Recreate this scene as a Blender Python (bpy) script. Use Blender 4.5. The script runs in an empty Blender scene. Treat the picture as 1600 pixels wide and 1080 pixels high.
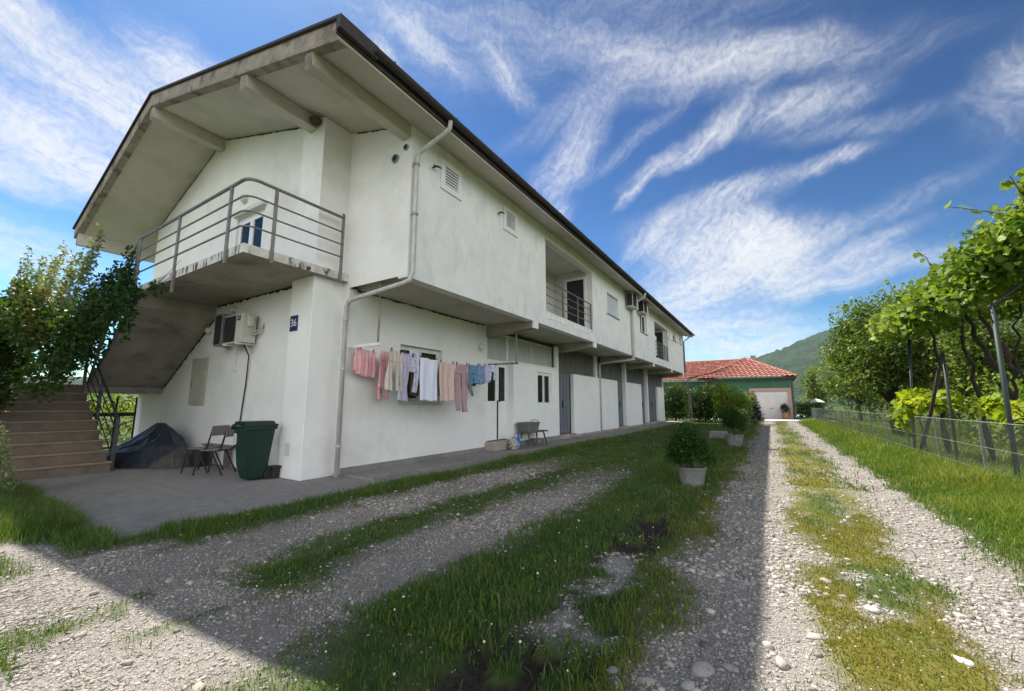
import bpy, bmesh, math, random
import numpy as np
from mathutils import Vector, Matrix
random.seed(7)
RNG = np.random.default_rng(11)
C = bpy.context.scene.collection
rad = math.radians

# ------------------------------------------------------------------ materials
def mat(name, c1, c2=None, rough=0.8, scale=3.0, detail=6.0, lo=0.35, hi=0.65, bump=0.0, bscale=40.0,
        c3=None, s3=1.0, lo3=0.55, hi3=0.75, stretch=(1, 1, 1), stretch3=(1, 1, 1), metal=0.0, spec=0.4):
    m = bpy.data.materials.new(name); m.use_nodes = True
    nt = m.node_tree; N = nt.nodes; L = nt.links
    b = N['Principled BSDF']
    b.inputs['Roughness'].default_value = rough; b.inputs['Metallic'].default_value = metal
    b.inputs['Specular IOR Level'].default_value = spec
    tc = N.new('ShaderNodeTexCoord')
    def nz(sc, st, dt=6.0):
        mp = N.new('ShaderNodeMapping'); mp.inputs['Scale'].default_value = st
        L.new(tc.outputs['Object'], mp.inputs['Vector'])
        n = N.new('ShaderNodeTexNoise'); n.inputs['Scale'].default_value = sc; n.inputs['Detail'].default_value = dt
        n.inputs['Roughness'].default_value = 0.62
        L.new(mp.outputs['Vector'], n.inputs['Vector']); return n.outputs['Fac']
    def rng(f, a, z):
        r = N.new('ShaderNodeMapRange'); r.inputs['From Min'].default_value = a; r.inputs['From Max'].default_value = z
        L.new(f, r.inputs['Value']); return r.outputs['Result']
    def mix(fac, a, z):
        x = N.new('ShaderNodeMix'); x.data_type = 'RGBA'; L.new(fac, x.inputs['Factor'])
        if isinstance(a, tuple): x.inputs['A'].default_value = (*a, 1)
        else: L.new(a, x.inputs['A'])
        x.inputs['B'].default_value = (*z, 1); return x.outputs['Result']
    if c2 is None:
        c2 = tuple(v * 0.82 for v in c1)
    col = mix(rng(nz(scale, stretch, detail), lo, hi), c1, c2)
    if c3 is not None:
        col = mix(rng(nz(s3, stretch3, detail), lo3, hi3), col, c3)
    L.new(col, b.inputs['Base Color'])
    if bump > 0:
        bp = N.new('ShaderNodeBump'); bp.inputs['Strength'].default_value = bump; bp.inputs['Distance'].default_value = 0.02
        L.new(nz(bscale, (1, 1, 1), 4.0), bp.inputs['Height']); L.new(bp.outputs['Normal'], b.inputs['Normal'])
    return m

def leafmat(name, ca, cb, trans=0.35, rough=0.45, cc=None):
    """leaf colour varies leaf by leaf through the 'tone' attribute"""
    m = bpy.data.materials.new(name); m.use_nodes = True
    nt = m.node_tree; N = nt.nodes; L = nt.links
    b = N['Principled BSDF']; out = N['Material Output']
    at = N.new('ShaderNodeAttribute'); at.attribute_name = 'tone'
    r = N.new('ShaderNodeValToRGB'); e = r.color_ramp.elements
    e[0].color = (*ca, 1); e[1].color = (*cb, 1); e[1].position = 0.75 if cc else 1.0
    if cc:
        q = r.color_ramp.elements.new(0.93); q.color = (*cc, 1)
    L.new(at.outputs['Fac'], r.inputs['Fac'])
    L.new(r.outputs['Color'], b.inputs['Base Color'])
    b.inputs['Roughness'].default_value = max(rough, .5); b.inputs['Specular IOR Level'].default_value = 0.22
    t = N.new('ShaderNodeBsdfTranslucent')
    g = N.new('ShaderNodeMix'); g.data_type = 'RGBA'; g.blend_type = 'MULTIPLY'; g.inputs['Factor'].default_value = 1
    L.new(r.outputs['Color'], g.inputs['A']); g.inputs['B'].default_value = (1.5, 1.45, 0.5, 1)
    L.new(g.outputs['Result'], t.inputs['Color'])
    mx = N.new('ShaderNodeMixShader'); mx.inputs['Fac'].default_value = trans
    L.new(b.outputs['BSDF'], mx.inputs[1]); L.new(t.outputs['BSDF'], mx.inputs[2])
    L.new(mx.outputs['Shader'], out.inputs['Surface'])
    return m

M = {}
M['plaster'] = mat('plaster', (.82, .81, .785), (.75, .74, .715), .9, 0.9, bump=.25, bscale=60, c3=(.62, .605, .56), s3=.6, lo3=.54, hi3=.78)
M['plaster_up'] = mat('plaster_up', (.80, .79, .765), (.73, .72, .695), .9, 2.6, lo=.4, hi=.66, bump=.3, bscale=55,
                      c3=(.63, .62, .60), s3=2.3, lo3=.5, hi3=.78, stretch=(1, 1, .7), stretch3=(1.1, 1.1, .6))
M['whitewall'] = mat('whitewall', (.83, .83, .82), (.77, .77, .75), .85, 1.3, bump=.12, bscale=50)
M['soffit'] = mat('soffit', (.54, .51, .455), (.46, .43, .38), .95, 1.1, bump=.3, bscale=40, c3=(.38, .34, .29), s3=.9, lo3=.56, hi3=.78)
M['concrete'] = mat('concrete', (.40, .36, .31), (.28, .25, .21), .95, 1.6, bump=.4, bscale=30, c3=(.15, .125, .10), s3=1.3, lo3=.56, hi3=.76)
M['verge'] = mat('verge', (.36, .31, .265), (.23, .195, .165), .95, 5.0, bump=.8, bscale=25, c3=(.075, .062, .052), s3=2.2, lo3=.5, hi3=.68)
M['dripslab'] = mat('dripslab', (.68, .66, .61), (.44, .42, .38), .9, 3.5, bump=.3, c3=(.05, .048, .045), s3=9, lo3=.54, hi3=.64, stretch3=(1.3, .5, .30))
M['membrane'] = mat('membrane', (.030, .022, .020), (.05, .036, .03), .6, 8)
M['rail'] = mat('rail', (.22, .20, .19), (.15, .135, .125), .5, 7, metal=.2)
M['railblack'] = mat('railblack', (.045, .047, .05), (.09, .09, .095), .38, 9, metal=.4)
M['pipe'] = mat('pipe', (.54, .53, .50), (.40, .39, .37), .55, 5, stretch=(3, 3, .7))
M['zinc'] = mat('zinc', (.30, .30, .29), (.20, .20, .195), .5, 5, metal=.3)
M['rust'] = mat('rust', (.24, .22, .205), (.15, .125, .105), .7, 9)
M['pvc'] = mat('pvc', (.80, .80, .79), (.74, .74, .73), .35, 2)
M['oldpvc'] = mat('oldpvc', (.66, .65, .60), (.56, .55, .50), .5, 4)
M['frosted'] = mat('frosted', (.44, .47, .44), (.36, .39, .355), .3, 2.2, stretch=(4, 4, .4))
M['greydoor'] = mat('greydoor', (.155, .175, .20), (.12, .135, .155), .5, 2.5, stretch=(6, 6, .6), c3=(.085, .09, .10), s3=3)
M['greyband'] = mat('greyband', (.105, .105, .10), (.15, .148, .14), .7, 2.0, c3=(.06, .06, .055), s3=2)
M['dark'] = mat('dark', (.012, .012, .012), (.02, .02, .02), .7, 4)
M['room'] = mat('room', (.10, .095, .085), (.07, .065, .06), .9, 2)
M['curtain'] = mat('curtain', (.62, .60, .55), (.42, .40, .37), .9, 5, stretch=(8, 8, .1))
M['shutter'] = mat('shutter', (.60, .62, .63), (.52, .54, .55), .5, 3, stretch=(.3, .3, 8))
M['acwhite'] = mat('acwhite', (.60, .58, .51), (.52, .50, .44), .45, 5)
M['acgrille'] = mat('acgrille', (.02, .02, .022), (.04, .04, .042), .5, 20)
M['tilebrown'] = mat('tilebrown', (.17, .128, .095), (.125, .093, .069), .6, 4, c3=(.075, .056, .043), s3=2.2)
M['tilenose'] = mat('tilenose', (.26, .195, .14), (.20, .145, .105), .5, 6)
M['bingreen'] = mat('bingreen', (.004, .031, .018), (.003, .024, .014), .4, 3)
M['binlid'] = mat('binlid', (.0035, .027, .016), (.003, .021, .012), .42, 3)
M['rubber'] = mat('rubber', (.010, .010, .011), (.025, .025, .027), .6, 8)
M['tarp'] = mat('tarp', (.030, .038, .050), (.018, .024, .033), .40, 2.2, c3=(.075, .075, .07), s3=.8, lo3=.5, hi3=.72)
M['tarpgrey'] = mat('tarpgrey', (.085, .078, .07), (.055, .05, .046), .75, 3)
M['veneer'] = mat('veneer', (.20, .175, .16), (.13, .115, .105), .6, 6, stretch=(1, 5, 1))
M['cabinet'] = mat('cabinet', (.46, .44, .37), (.40, .38, .32), .6, 4)
M['signblue'] = mat('signblue', (.012, .016, .075), (.01, .013, .06), .3, 4)
M['signwhite'] = mat('signwhite', (.72, .72, .74), (.6, .6, .62), .4, 8)
M['bulb'] = mat('bulb', (.70, .68, .62), (.6, .58, .53), .3, 4)
M['pot'] = mat('pot', (.25, .25, .235), (.16, .16, .15), .95, 6, bump=.5, bscale=45, c3=(.17, .17, .155), s3=4, lo3=.55, hi3=.75)
M['soil'] = mat('soil', (.045, .032, .022), (.07, .05, .035), 1.0, 20)
M['bark'] = mat('bark', (.060, .045, .034), (.028, .020, .015), .95, 14, bump=.9, bscale=35, stretch=(1, 1, .35))
M['twig'] = mat('twig', (.13, .115, .06), (.09, .075, .045), .8, 20)
M['polegreen'] = mat('polegreen', (.016, .030, .024), (.026, .038, .031), .6, 6, c3=(.07, .062, .05), s3=6, lo3=.6, hi3=.8)
M['postgrey'] = mat('postgrey', (.22, .225, .205), (.15, .155, .14), .8, 10)
M['wire'] = mat('wire', (.17, .19, .17), (.12, .135, .12), .5, 10, metal=.4)
M['oldwood'] = mat('oldwood', (.15, .115, .085), (.09, .068, .05), .9, 6, stretch=(8, 8, .6))
M['stone'] = mat('stone', (.52, .50, .46), (.36, .35, .33), .9, 18, bump=.5, bscale=40)
M['padconc'] = mat('padconc', (.285, .268, .245), (.215, .202, .186), .95, 7, detail=10, lo=.36, hi=.64, bump=.7, bscale=60, c3=(.155, .145, .132), s3=.8, lo3=.5, hi3=.78)
M['forecourt'] = mat('forecourt', (.52, .49, .45), (.43, .41, .37), .95, 2.0, bump=.2)
M['greenwall'] = mat('greenwall', (.05, .14, .085), (.04, .11, .068), .85, 2)
M['salmon'] = mat('salmon', (.48, .30, .27), (.42, .26, .235), .85, 3)
M['garagedoor'] = mat('garagedoor', (.66, .62, .60), (.60, .565, .55), .5, 2)
M['darkgreen'] = mat('darkgreen', (.02, .045, .035), (.03, .06, .045), .5, 3)
M['terracotta'] = mat('terracotta', (.42, .17, .11), (.36, .14, .09), .85, 5)
M['parasol'] = mat('parasol', (.80, .79, .74), (.74, .73, .68), .8, 3)
M['nest'] = mat('nest', (.12, .095, .07), (.06, .048, .035), 1.0, 30, bump=1, bscale=60)
M['tub'] = mat('tub', (.17, .18, .165), (.13, .14, .125), .5, 5)
M['bagblue'] = mat('bagblue', (.015, .12, .42), (.02, .20, .55), .35, 9, c3=(.65, .70, .75), s3=7, lo3=.52, hi3=.56)
M['bagwhite'] = mat('bagwhite', (.55, .52, .47), (.30, .27, .24), .5, 14, c3=(.10, .085, .07), s3=11, lo3=.55, hi3=.6)
M['loggiawall'] = mat('loggiawall', (.62, .61, .57), (.54, .53, .49), .9, 1.5)
M['doorblack'] = mat('doorblack', (.022, .024, .028), (.03, .032, .036), .4, 3)
def glassmat():
    m = bpy.data.materials.new('window_glass'); m.use_nodes = True
    N = m.node_tree.nodes; L = m.node_tree.links; out = N['Material Output']; N.remove(N['Principled BSDF'])
    g = N.new('ShaderNodeBsdfGlossy'); g.inputs['Roughness'].default_value = .03; g.inputs['Color'].default_value = (.42, .40, .36, 1)
    t = N.new('ShaderNodeBsdfTransparent'); t.inputs['Color'].default_value = (.62, .66, .65, 1)
    lw = N.new('ShaderNodeLayerWeight'); lw.inputs['Blend'].default_value = .25
    ma = N.new('ShaderNodeMapRange'); ma.inputs['To Min'].default_value = .10; ma.inputs['To Max'].default_value = .5
    L.new(lw.outputs['Fresnel'], ma.inputs['Value'])
    x = N.new('ShaderNodeMixShader'); L.new(ma.outputs['Result'], x.inputs['Fac']); L.new(t.outputs[0], x.inputs[1]); L.new(g.outputs[0], x.inputs[2])
    L.new(x.outputs[0], out.inputs['Surface']); return m
M['glass'] = glassmat()

# ------------------------------------------------------------------ object helpers
def wt(o):
    v = Vector((0, 0, 0))
    while o is not None:
        v += o.location; o = o.parent
    return v
def link(o, parent=None):
    C.objects.link(o)
    if parent is not None:
        o.parent = parent; o.location = -wt(parent)   # mesh data stays in world coordinates
    return o
def tag(o, label=None, cat=None, group=None, kind=None):
    if label: o['label'] = label
    if cat: o['category'] = cat
    if group: o['group'] = group
    if kind: o['kind'] = kind
    return o
def thing(name, label, cat, loc=(0, 0, 0), group=None):
    o = bpy.data.objects.new(name, None); o.empty_display_size = .2; C.objects.link(o); o.location = loc
    return tag(o, label, cat, group)
def copy_tree(o, parent=None):
    c = o.copy(); C.objects.link(c)
    if parent is not None: c.parent = parent
    for ch in list(o.children): copy_tree(ch, c)
    return c

class MB:
    def __init__(s): s.v = []; s.f = []; s.m = []; s.mi = 0
    def add(s, vs, fs):
        b = len(s.v); s.v += [tuple(p) for p in vs]
        for f in fs: s.f.append([b + i for i in f]); s.m.append(s.mi)
        return s
    def box(s, x0, x1, y0, y1, z0, z1):
        x0, x1 = sorted((x0, x1)); y0, y1 = sorted((y0, y1)); z0, z1 = sorted((z0, z1))
        vs = [(x, y, z) for z in (z0, z1) for y in (y0, y1) for x in (x0, x1)]
        return s.add(vs, [(0, 2, 3, 1), (4, 5, 7, 6), (0, 1, 5, 4), (2, 6, 7, 3), (0, 4, 6, 2), (1, 3, 7, 5)])
    def bar(s, a, b, w, h, up=(0, 0, 1)):
        a = Vector(a); b = Vector(b); d = (b - a).normalized(); u = Vector(up)
        if abs(d.dot(u)) > .98: u = Vector((1, 0, 0))
        r = d.cross(u).normalized(); u = r.cross(d).normalized()
        vs = [p + r * (i * w / 2) + u * (j * h / 2) for p in (a, b) for i, j in ((-1, -1), (1, -1), (1, 1), (-1, 1))]
        return s.add(vs, [(0, 1, 2, 3), (7, 6, 5, 4), (0, 4, 5, 1), (1, 5, 6, 2), (2, 6, 7, 3), (3, 7, 4, 0)])
    def tube(s, pts, r, n=8, caps=True):
        pts = [Vector(p) for p in pts]; k = len(pts)
        rs = r if isinstance(r, (list, tuple)) else [r] * k
        vs = []; u = None
        for i, p in enumerate(pts):
            d = (pts[min(i + 1, k - 1)] - pts[max(i - 1, 0)]).normalized()
            if u is None:
                u = d.cross(Vector((0, 0, 1)) if abs(d.z) < .9 else Vector((1, 0, 0))).normalized()
            else:
                u = (u - d * u.dot(d)).normalized()
            w = d.cross(u)
            for j in range(n):
                a = 2 * math.pi * j / n; vs.append(p + (u * math.cos(a) + w * math.sin(a)) * rs[i])
        fs = [(i * n + j, i * n + (j + 1) % n, (i + 1) * n + (j + 1) % n, (i + 1) * n + j) for i in range(k - 1) for j in range(n)]
        if caps: fs += [tuple(range(n - 1, -1, -1)), tuple((k - 1) * n + j for j in range(n))]
        return s.add(vs, fs)
    def prism(s, poly, axis, a, b):
        """poly in the two other axes (order x,y,z without axis), pushed from a to b along axis"""
        def P(u, v, t): return (t, u, v) if axis == 0 else ((u, t, v) if axis == 1 else (u, v, t))
        n = len(poly); vs = [P(u, v, a) for u, v in poly] + [P(u, v, b) for u, v in poly]
        return s.add(vs, [tuple(range(n))[::-1], tuple(range(n, 2 * n))] + [(i, (i + 1) % n, n + (i + 1) % n, n + i) for i in range(n)])
    def lathe(s, prof, c, n=20, sq=0.0):
        vs = []
        for r, z in prof:
            for j in range(n):
                a = 2 * math.pi * j / n; vs.append((c[0] + r * math.cos(a), c[1] + r * math.sin(a), c[2] + z))
        k = len(prof)
        fs = [(i * n + j, i * n + (j + 1) % n, (i + 1) * n + (j + 1) % n, (i + 1) * n + j) for i in range(k - 1) for j in range(n)]
        fs += [tuple(range(n - 1, -1, -1)), tuple((k - 1) * n + j for j in range(n))]
        return s.add(vs, fs)
    def wallx(s, x, t, y0, y1, z0, z1, holes=()):
        """wall whose outer face is x (looking to +x), thickness t to -x, rectangular holes (y0,y1,z0,z1)"""
        ys = sorted({y0, y1, *[h[0] for h in holes], *[h[1] for h in holes]}); zs = sorted({z0, z1, *[h[2] for h in holes], *[h[3] for h in holes]})
        for i in range(len(ys) - 1):
            for j in range(len(zs) - 1):
                cy = (ys[i] + ys[i + 1]) / 2; cz = (zs[j] + zs[j + 1]) / 2
                if any(h[0] < cy < h[1] and h[2] < cz < h[3] for h in holes): continue
                for xx in (x, x - t):
                    s.add([(xx, ys[i], zs[j]), (xx, ys[i + 1], zs[j]), (xx, ys[i + 1], zs[j + 1]), (xx, ys[i], zs[j + 1])], [(0, 1, 2, 3)])
        for (a, b, c, d) in list(holes) + [(y0, y1, z0, z1)]:
            for p, q in (((a, c), (b, c)), ((b, c), (b, d)), ((b, d), (a, d)), ((a, d), (a, c))):
                s.add([(x, *p), (x, *q), (x - t, *q), (x - t, *p)], [(0, 1, 2, 3)])
        return s
    def build(s, name, m, parent=None, smooth=False, bevel=0.0):
        me = bpy.data.meshes.new(name); me.from_pydata(s.v, [], s.f)
        ms = m if isinstance(m, (list, tuple)) else [m]
        for q in ms: me.materials.append(M[q] if isinstance(q, str) else q)
        if len(ms) > 1: me.polygons.foreach_set('material_index', s.m)
        bm = bmesh.new(); bm.from_mesh(me); bmesh.ops.recalc_face_normals(bm, faces=bm.faces); bm.to_mesh(me); bm.free()
        if smooth: me.polygons.foreach_set('use_smooth', [True] * len(me.polygons))
        o = bpy.data.objects.new(name, me); link(o, parent)
        if bevel > 0:
            bv = o.modifiers.new('bevel', 'BEVEL'); bv.width = bevel; bv.segments = 2; bv.limit_method = 'ANGLE'
        return o

def np_mesh(name, V, F, m, parent=None, tone=None, smooth=False):
    V = np.asarray(V, np.float32); F = np.asarray(F, np.int32); k = F.shape[1]
    me = bpy.data.meshes.new(name)
    me.vertices.add(len(V)); me.vertices.foreach_set('co', V.ravel())
    me.loops.add(F.size); me.loops.foreach_set('vertex_index', F.ravel())
    me.polygons.add(len(F)); me.polygons.foreach_set('loop_start', np.arange(0, F.size, k, dtype=np.int32))
    if smooth: me.polygons.foreach_set('use_smooth', np.ones(len(F), bool))
    if tone is not None:
        a = me.attributes.new('tone', 'FLOAT', 'POINT'); a.data.foreach_set('value', np.asarray(tone, np.float32))
    me.update(calc_edges=True); me.validate()
    me.materials.append(M[m] if isinstance(m, str) else m)
    o = bpy.data.objects.new(name, me)
    return link(o, parent)

# value noise ---------------------------------------------------------------
def _h(i, j, s=0):
    n = (i * 374761393 + j * 668265263 + s * 974634777) & 0xffffffff
    n = ((n ^ (n >> 13)) * 1274126177) & 0xffffffff
    return ((n ^ (n >> 16)) & 0xffff) / 65535.0
def vnoise(x, y, s=0):
    xi = np.floor(x).astype(np.int64); yi = np.floor(y).astype(np.int64); fx = x - xi; fy = y - yi
    fx = fx * fx * (3 - 2 * fx); fy = fy * fy * (3 - 2 * fy)
    return (_h(xi, yi, s) * (1 - fx) + _h(xi + 1, yi, s) * fx) * (1 - fy) + (_h(xi, yi + 1, s) * (1 - fx) + _h(xi + 1, yi + 1, s) * fx) * fy
def fbm(x, y, s=0, o=3):
    t = 0; a = .5; n = 0
    for k in range(o):
        t = t + a * vnoise(x * 2 ** k, y * 2 ** k, s + k); n += a; a *= .5
    return t / n

# ------------------------------------------------------------------ leaves
def frames(n, d):
    """unit side and normal vectors for unit directions d"""
    r = RNG.normal(size=(n, 3)); s = np.cross(d, r); s /= np.linalg.norm(s, axis=1)[:, None] + 1e-9
    return s, np.cross(s, d)
def leaf_verts(P, D, S, Nn, ln, wd, kind):
    n = len(P); ln = ln[:, None]; wd = wd[:, None]
    if kind == 'lobed':      # vine leaf: centre + 8 outline points, cupped
        prof = [(-.08, 0, 0), (.10, -.52, .10), (.42, -.40, .03), (.55, -.62, .12), (.72, -.28, .03), (1.0, 0, -.12), (.72, .28, .03), (.55, .62, .12), (.42, .40, .03), (.10, .52, .10)]
        pts = [P + D * ln * .4] + [P + D * ln * a + S * wd * b + Nn * ln * c for a, b, c in prof]
        k = len(pts); m = k - 1
        tri = np.array([(0, 1 + i, 1 + (i + 1) % m) for i in range(m)])
    else:
        pts = [P, P + D * ln * .45 - S * wd * .5 + Nn * ln * .08, P + D * ln * .45 + S * wd * .5 + Nn * ln * .08, P + D * ln]
        k = 4; tri = np.array([(0, 3, 1), (0, 2, 3)])
    V = np.stack(pts, 1).reshape(-1, 3)
    F = (tri[None] + (np.arange(n) * k)[:, None, None]).reshape(-1, 3)
    return V, F, k
def leaves(name, P, size, m, parent, up=.35, out=None, kind='simple', aspect=.55, droop=0.0, tone0=None, var=.35):
    P = np.asarray(P); n = len(P)
    D = RNG.normal(size=(n, 3)); D /= np.linalg.norm(D, axis=1)[:, None]
    if out is not None: D = D + out * 0.7
    D[:, 2] -= droop; D /= np.linalg.norm(D, axis=1)[:, None]
    S, Nn = frames(n, D)
    flip = np.where(Nn[:, 2] < 0, -1, 1)[:, None]; Nn = Nn * flip; S = S * flip
    Nn = Nn + np.array([0, 0, up]); Nn /= np.linalg.norm(Nn, axis=1)[:, None]
    S = np.cross(D, Nn); S /= np.linalg.norm(S, axis=1)[:, None] + 1e-9
    ln = size * RNG.uniform(1 - var, 1 + var, n); wd = ln * aspect * RNG.uniform(.8, 1.2, n)
    V, F, k = leaf_verts(P, D, S, Nn, ln, wd, kind)
    t = RNG.random(n) if tone0 is None else np.clip(tone0 + RNG.normal(0, .18, n), 0, 1)
    return np_mesh(name, V, F, m, parent, tone=np.repeat(t, k))
def blob_points(blobs, n, shell=.55):
    """points in ellipsoids ((cx,cy,cz),(rx,ry,rz)), denser towards the shell; returns points and outward directions"""
    vol = np.array([b[1][0] * b[1][1] + b[1][1] * b[1][2] + b[1][0] * b[1][2] for b in blobs]); k = RNG.choice(len(blobs), n, p=vol / vol.sum())
    c = np.array([b[0] for b in blobs], float)[k]; r = np.array([b[1] for b in blobs], float)[k]
    d = RNG.normal(size=(n, 3)); d /= np.linalg.norm(d, axis=1)[:, None]
    q = (shell + (1 - shell) * RNG.random(n) ** .6)[:, None] * (1 + .16 * RNG.normal(size=(n, 1)))
    return c + d * r * q, d
def clump_crown(c, r, nb, seed, frac=.42, squash=.8, low=-.7):
    """overlapping small blobs spread through an ellipsoid: an uneven crown"""
    g = np.random.default_rng(seed); B = []
    while len(B) < nb:
        d = g.normal(size=3); d /= np.linalg.norm(d)
        if d[2] < low: continue
        q = g.uniform(.25, .82); s = g.uniform(.65, 1.25) * frac
        B.append((tuple(c[i] + d[i] * r[i] * q for i in range(3)), (r[0] * s, r[1] * s, r[2] * s * squash)))
    return B
def limbs(mb, base, top, r0, ends, seed):
    g = random.Random(seed); base = Vector(base); top = Vector(top)
    pts = [base.lerp(top, t) + Vector((g.uniform(-1, 1), g.uniform(-1, 1), 0)) * r0 * .7 * (t > 0) for t in (0, .3, .6, 1)]
    mb.tube(pts, [r0 * 1.25, r0, r0 * .85, r0 * .65], 8)
    for e in ends:
        e = Vector(e); st = base.lerp(top, g.uniform(.55, 1)); md = st.lerp(e, .5) + Vector((0, 0, (e - st).length * .12))
        mb.tube([st, md, e], [r0 * .5, r0 * .32, r0 * .1], 6)

# ================================================================== THE LONG HOUSE
XW, XO, YG, YP, YN, YE = -7.25, -5.57, 4.75, 4.55, 5.21, 34.5
XL, XR, XE, XEL, YV = -16.9, -12.69, -4.92, -18.34, 3.1
ZU = 3.80
def zs(x):            # underside of the roof slab
    return 6.66 - .286 * (x - XE) if x >= XR else 6.66 - .286 * (XR - XE) - .396 * (XR - x)
house = thing('apartment_house', 'long two storey white rendered house with overhanging upper floor, corner balcony and dark roof edge', 'house', (-9, 4.75, 0))
H = house

# gable wall and pillar --------------------------------------------------
g = MB()
def gstrip(x0, x1, z0, z1=None):
    a = zs(x0) if z1 is None else z1; b = zs(x1) if z1 is None else z1
    g.prism([(x0, z0), (x1, z0), (x1, b), (x0, a)], 1, YG, YG + .25)
DX0, DX1 = -11.40, -10.02
gstrip(XL, XR, 0); gstrip(XR, DX0, 0); gstrip(DX0, DX1, 0, 4.08); gstrip(DX0, DX1, 6.16); gstrip(DX1, -8.2, 0)
g.build('gable_wall', 'plaster', H)
p = MB(); p.prism([(-8.23, 0), (-7.46, 0), (-7.46, zs(-7.46) - .01), (-8.23, zs(-8.23) - .01)], 1, YP, YN + .02)
pil = p.build('corner_pillar', 'plaster', H, bevel=.012)
q = MB(); q.box(-8.02, -7.86, YP - .004, YP + .02, .42, .66); q.build('outlet_cover', 'oldpvc', pil)
# upper floor front return wall (faces the viewer) and long walls
w = MB(); w.prism([(-7.47, ZU), (XO, ZU), (XO, zs(XO) + .02), (-7.47, zs(-7.47) + .02)], 1, YN, YN + .002)
ufw = w.build('upper_front_wall', 'plaster', H)
for (hx, hz, hr) in ((-6.02, 6.28, .075), (-5.72, 6.42, .05)):
    q = MB(); q.tube([(hx, YN - .03, hz), (hx, YN + .01, hz)], hr * 1.25, 14); q.mi = 1; q.tube([(hx, YN - .034, hz), (hx, YN - .028, hz)], hr * .85, 14)
    q.build('vent_pipe', ['zinc', 'dark'], ufw, smooth=False)
LOG = [(10.84, 14.78, 4.17, 6.52), (24.92, 28.70, 4.14, 6.34)]
WIN = [(16.50, 18.00, 5.22, 6.34), (21.66, 23.10, 5.23, 6.30), (30.45, 31.55, 5.93, 6.47), (32.85, 33.6, 5.98, 6.47)]
VEN = [(6.06, 6.70, 5.95, 6.57), (8.48, 9.12, 5.95, 6.57)]
w = MB(); w.wallx(XO, .25, YN + .004, YE, ZU - .04, zs(XO) + .03, LOG + WIN + VEN)
w.build('upper_wall', 'plaster_up', H)
w = MB(); w.box(XL, XO, YE - .25, YE, ZU, 7.0); w.box(XL, XW, YE - .25, YE - .004, 0, ZU); w.box(XL, XL + .25, YG + .25, YE - .25, 0, zs(XL)); w.build('rear_wall', 'plaster', H)
# floor slab with beams --------------------------------------------------
s = MB(); s.box(XW - 3, XO - .25, YN + .25, YE - .25, ZU, ZU + .18)
s.build('floor_slab', 'soffit', H)
for by in (10.2, 14.94, 20.19, 24.4, 29.54, 33.9):
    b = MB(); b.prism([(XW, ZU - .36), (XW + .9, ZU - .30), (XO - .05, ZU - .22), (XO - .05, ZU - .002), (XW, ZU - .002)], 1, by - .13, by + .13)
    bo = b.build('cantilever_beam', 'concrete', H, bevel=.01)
    t = MB(); t.box(XO - .05, XO + .004, by - .14, by + .14, ZU - .235, ZU - .045); t.build('beam_end', 'whitewall', bo)

# roof -------------------------------------------------------------------
def roofpoly(dz0, dz1, e=0.0):
    top = [(XE + e, 6.94 + dz1 - .286 * e), (XR, zs(XR) + .28 + dz1), (XEL - e, zs(XEL) + .28 + dz1 - .396 * e)]
    bot = [(XEL - e, zs(XEL) + .28 + dz0 - .396 * e), (XR, zs(XR) + .28 + dz0), (XE + e, 6.94 + dz0 - .286 * e)]
    return top + bot
r = MB(); r.prism(roofpoly(-.28, 0), 1, YV, YE + .35)
r.m[-8:] = [1, 1, 0, 0, 2, 0, 0, 2]
# order of side faces follows the polygon: top right, top left, left end, soffit left, soffit right, right end
r.m[-6:] = [0, 0, 1, 0, 0, 2]
roof = r.build('roof', ['soffit', 'verge', 'soffit'], H)
r = MB(); r.prism(roofpoly(.004, .05, .05), 1, YV - .05, YE + .40); r.build('roof_covering', 'membrane', roof)
r = MB(); r.prism([(XE, zs(XE) - .002), (XR, zs(XR) - .002), (XEL, zs(XEL) - .002), (XEL, zs(XEL) - .03), (XR, zs(XR) - .03), (XE, zs(XE) - .03)], 1, YV + .003, YV + .16)
r.build('verge_downstand', 'verge', roof)
for bx, bw, bd, y0 in ((XR, .24, .30, YV + .16), (-7.86, .26, .28, YV + .16), (-5.72, .22, .26, YV + .16), (-18.12, .16, .34, YV + .16)):
    r = MB()
    za, zb = zs(bx - bw / 2) - .003, zs(bx + bw / 2) - .003
    zl = min(zs(bx), za, zb) - bd
    ye = YG - .004 if bx > -17 else YE
    if bx == -5.72: ye = YN - .004
    if bx == -7.86: ye = YP - .004
    poly = [(bx - bw / 2, zl), (bx + bw / 2, zl), (bx + bw / 2, zb), (bx - bw / 2, za)]
    if bx == XR: poly = [(bx - bw / 2, zl), (bx + bw / 2, zl), (bx + bw / 2, zb), (bx, zs(bx) - .003), (bx - bw / 2, za)]
    r.prism(poly, 1, y0 - .12, ye); r.m[0] = 1; r.build('roof_beam', ['soffit', 'verge'], roof, bevel=.015)
# gutter along the eave: half round trough with a fascia board
r = MB(); r.box(XE + .003, XE + .035, YV - .04, YE + .38, 6.70, 6.985)
n = 9; ang = [math.pi * (1 + i / (n - 1)) for i in range(n)]
prof = [(XE + .115 + .078 * math.cos(a), 6.86 + .085 * math.sin(a)) for a in ang] + [(XE + .115 + .068 * math.cos(a), 6.862 + .075 * math.sin(a)) for a in reversed(ang)]
r.prism(prof, 1, YV + .55, YE + .42)
for k in range(40):
    yy = YV + .9 + k * .78; r.bar((XE + .02, yy, 6.93), (XE + .20, yy, 6.872), .025, .008)
gut = r.build('gutter', 'membrane', roof)
r = MB(); r.box(XE + .04, XE + .12, YV - .055, YV + .62, 6.74, 6.955); r.build('verge_flashing', 'membrane', roof)

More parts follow.
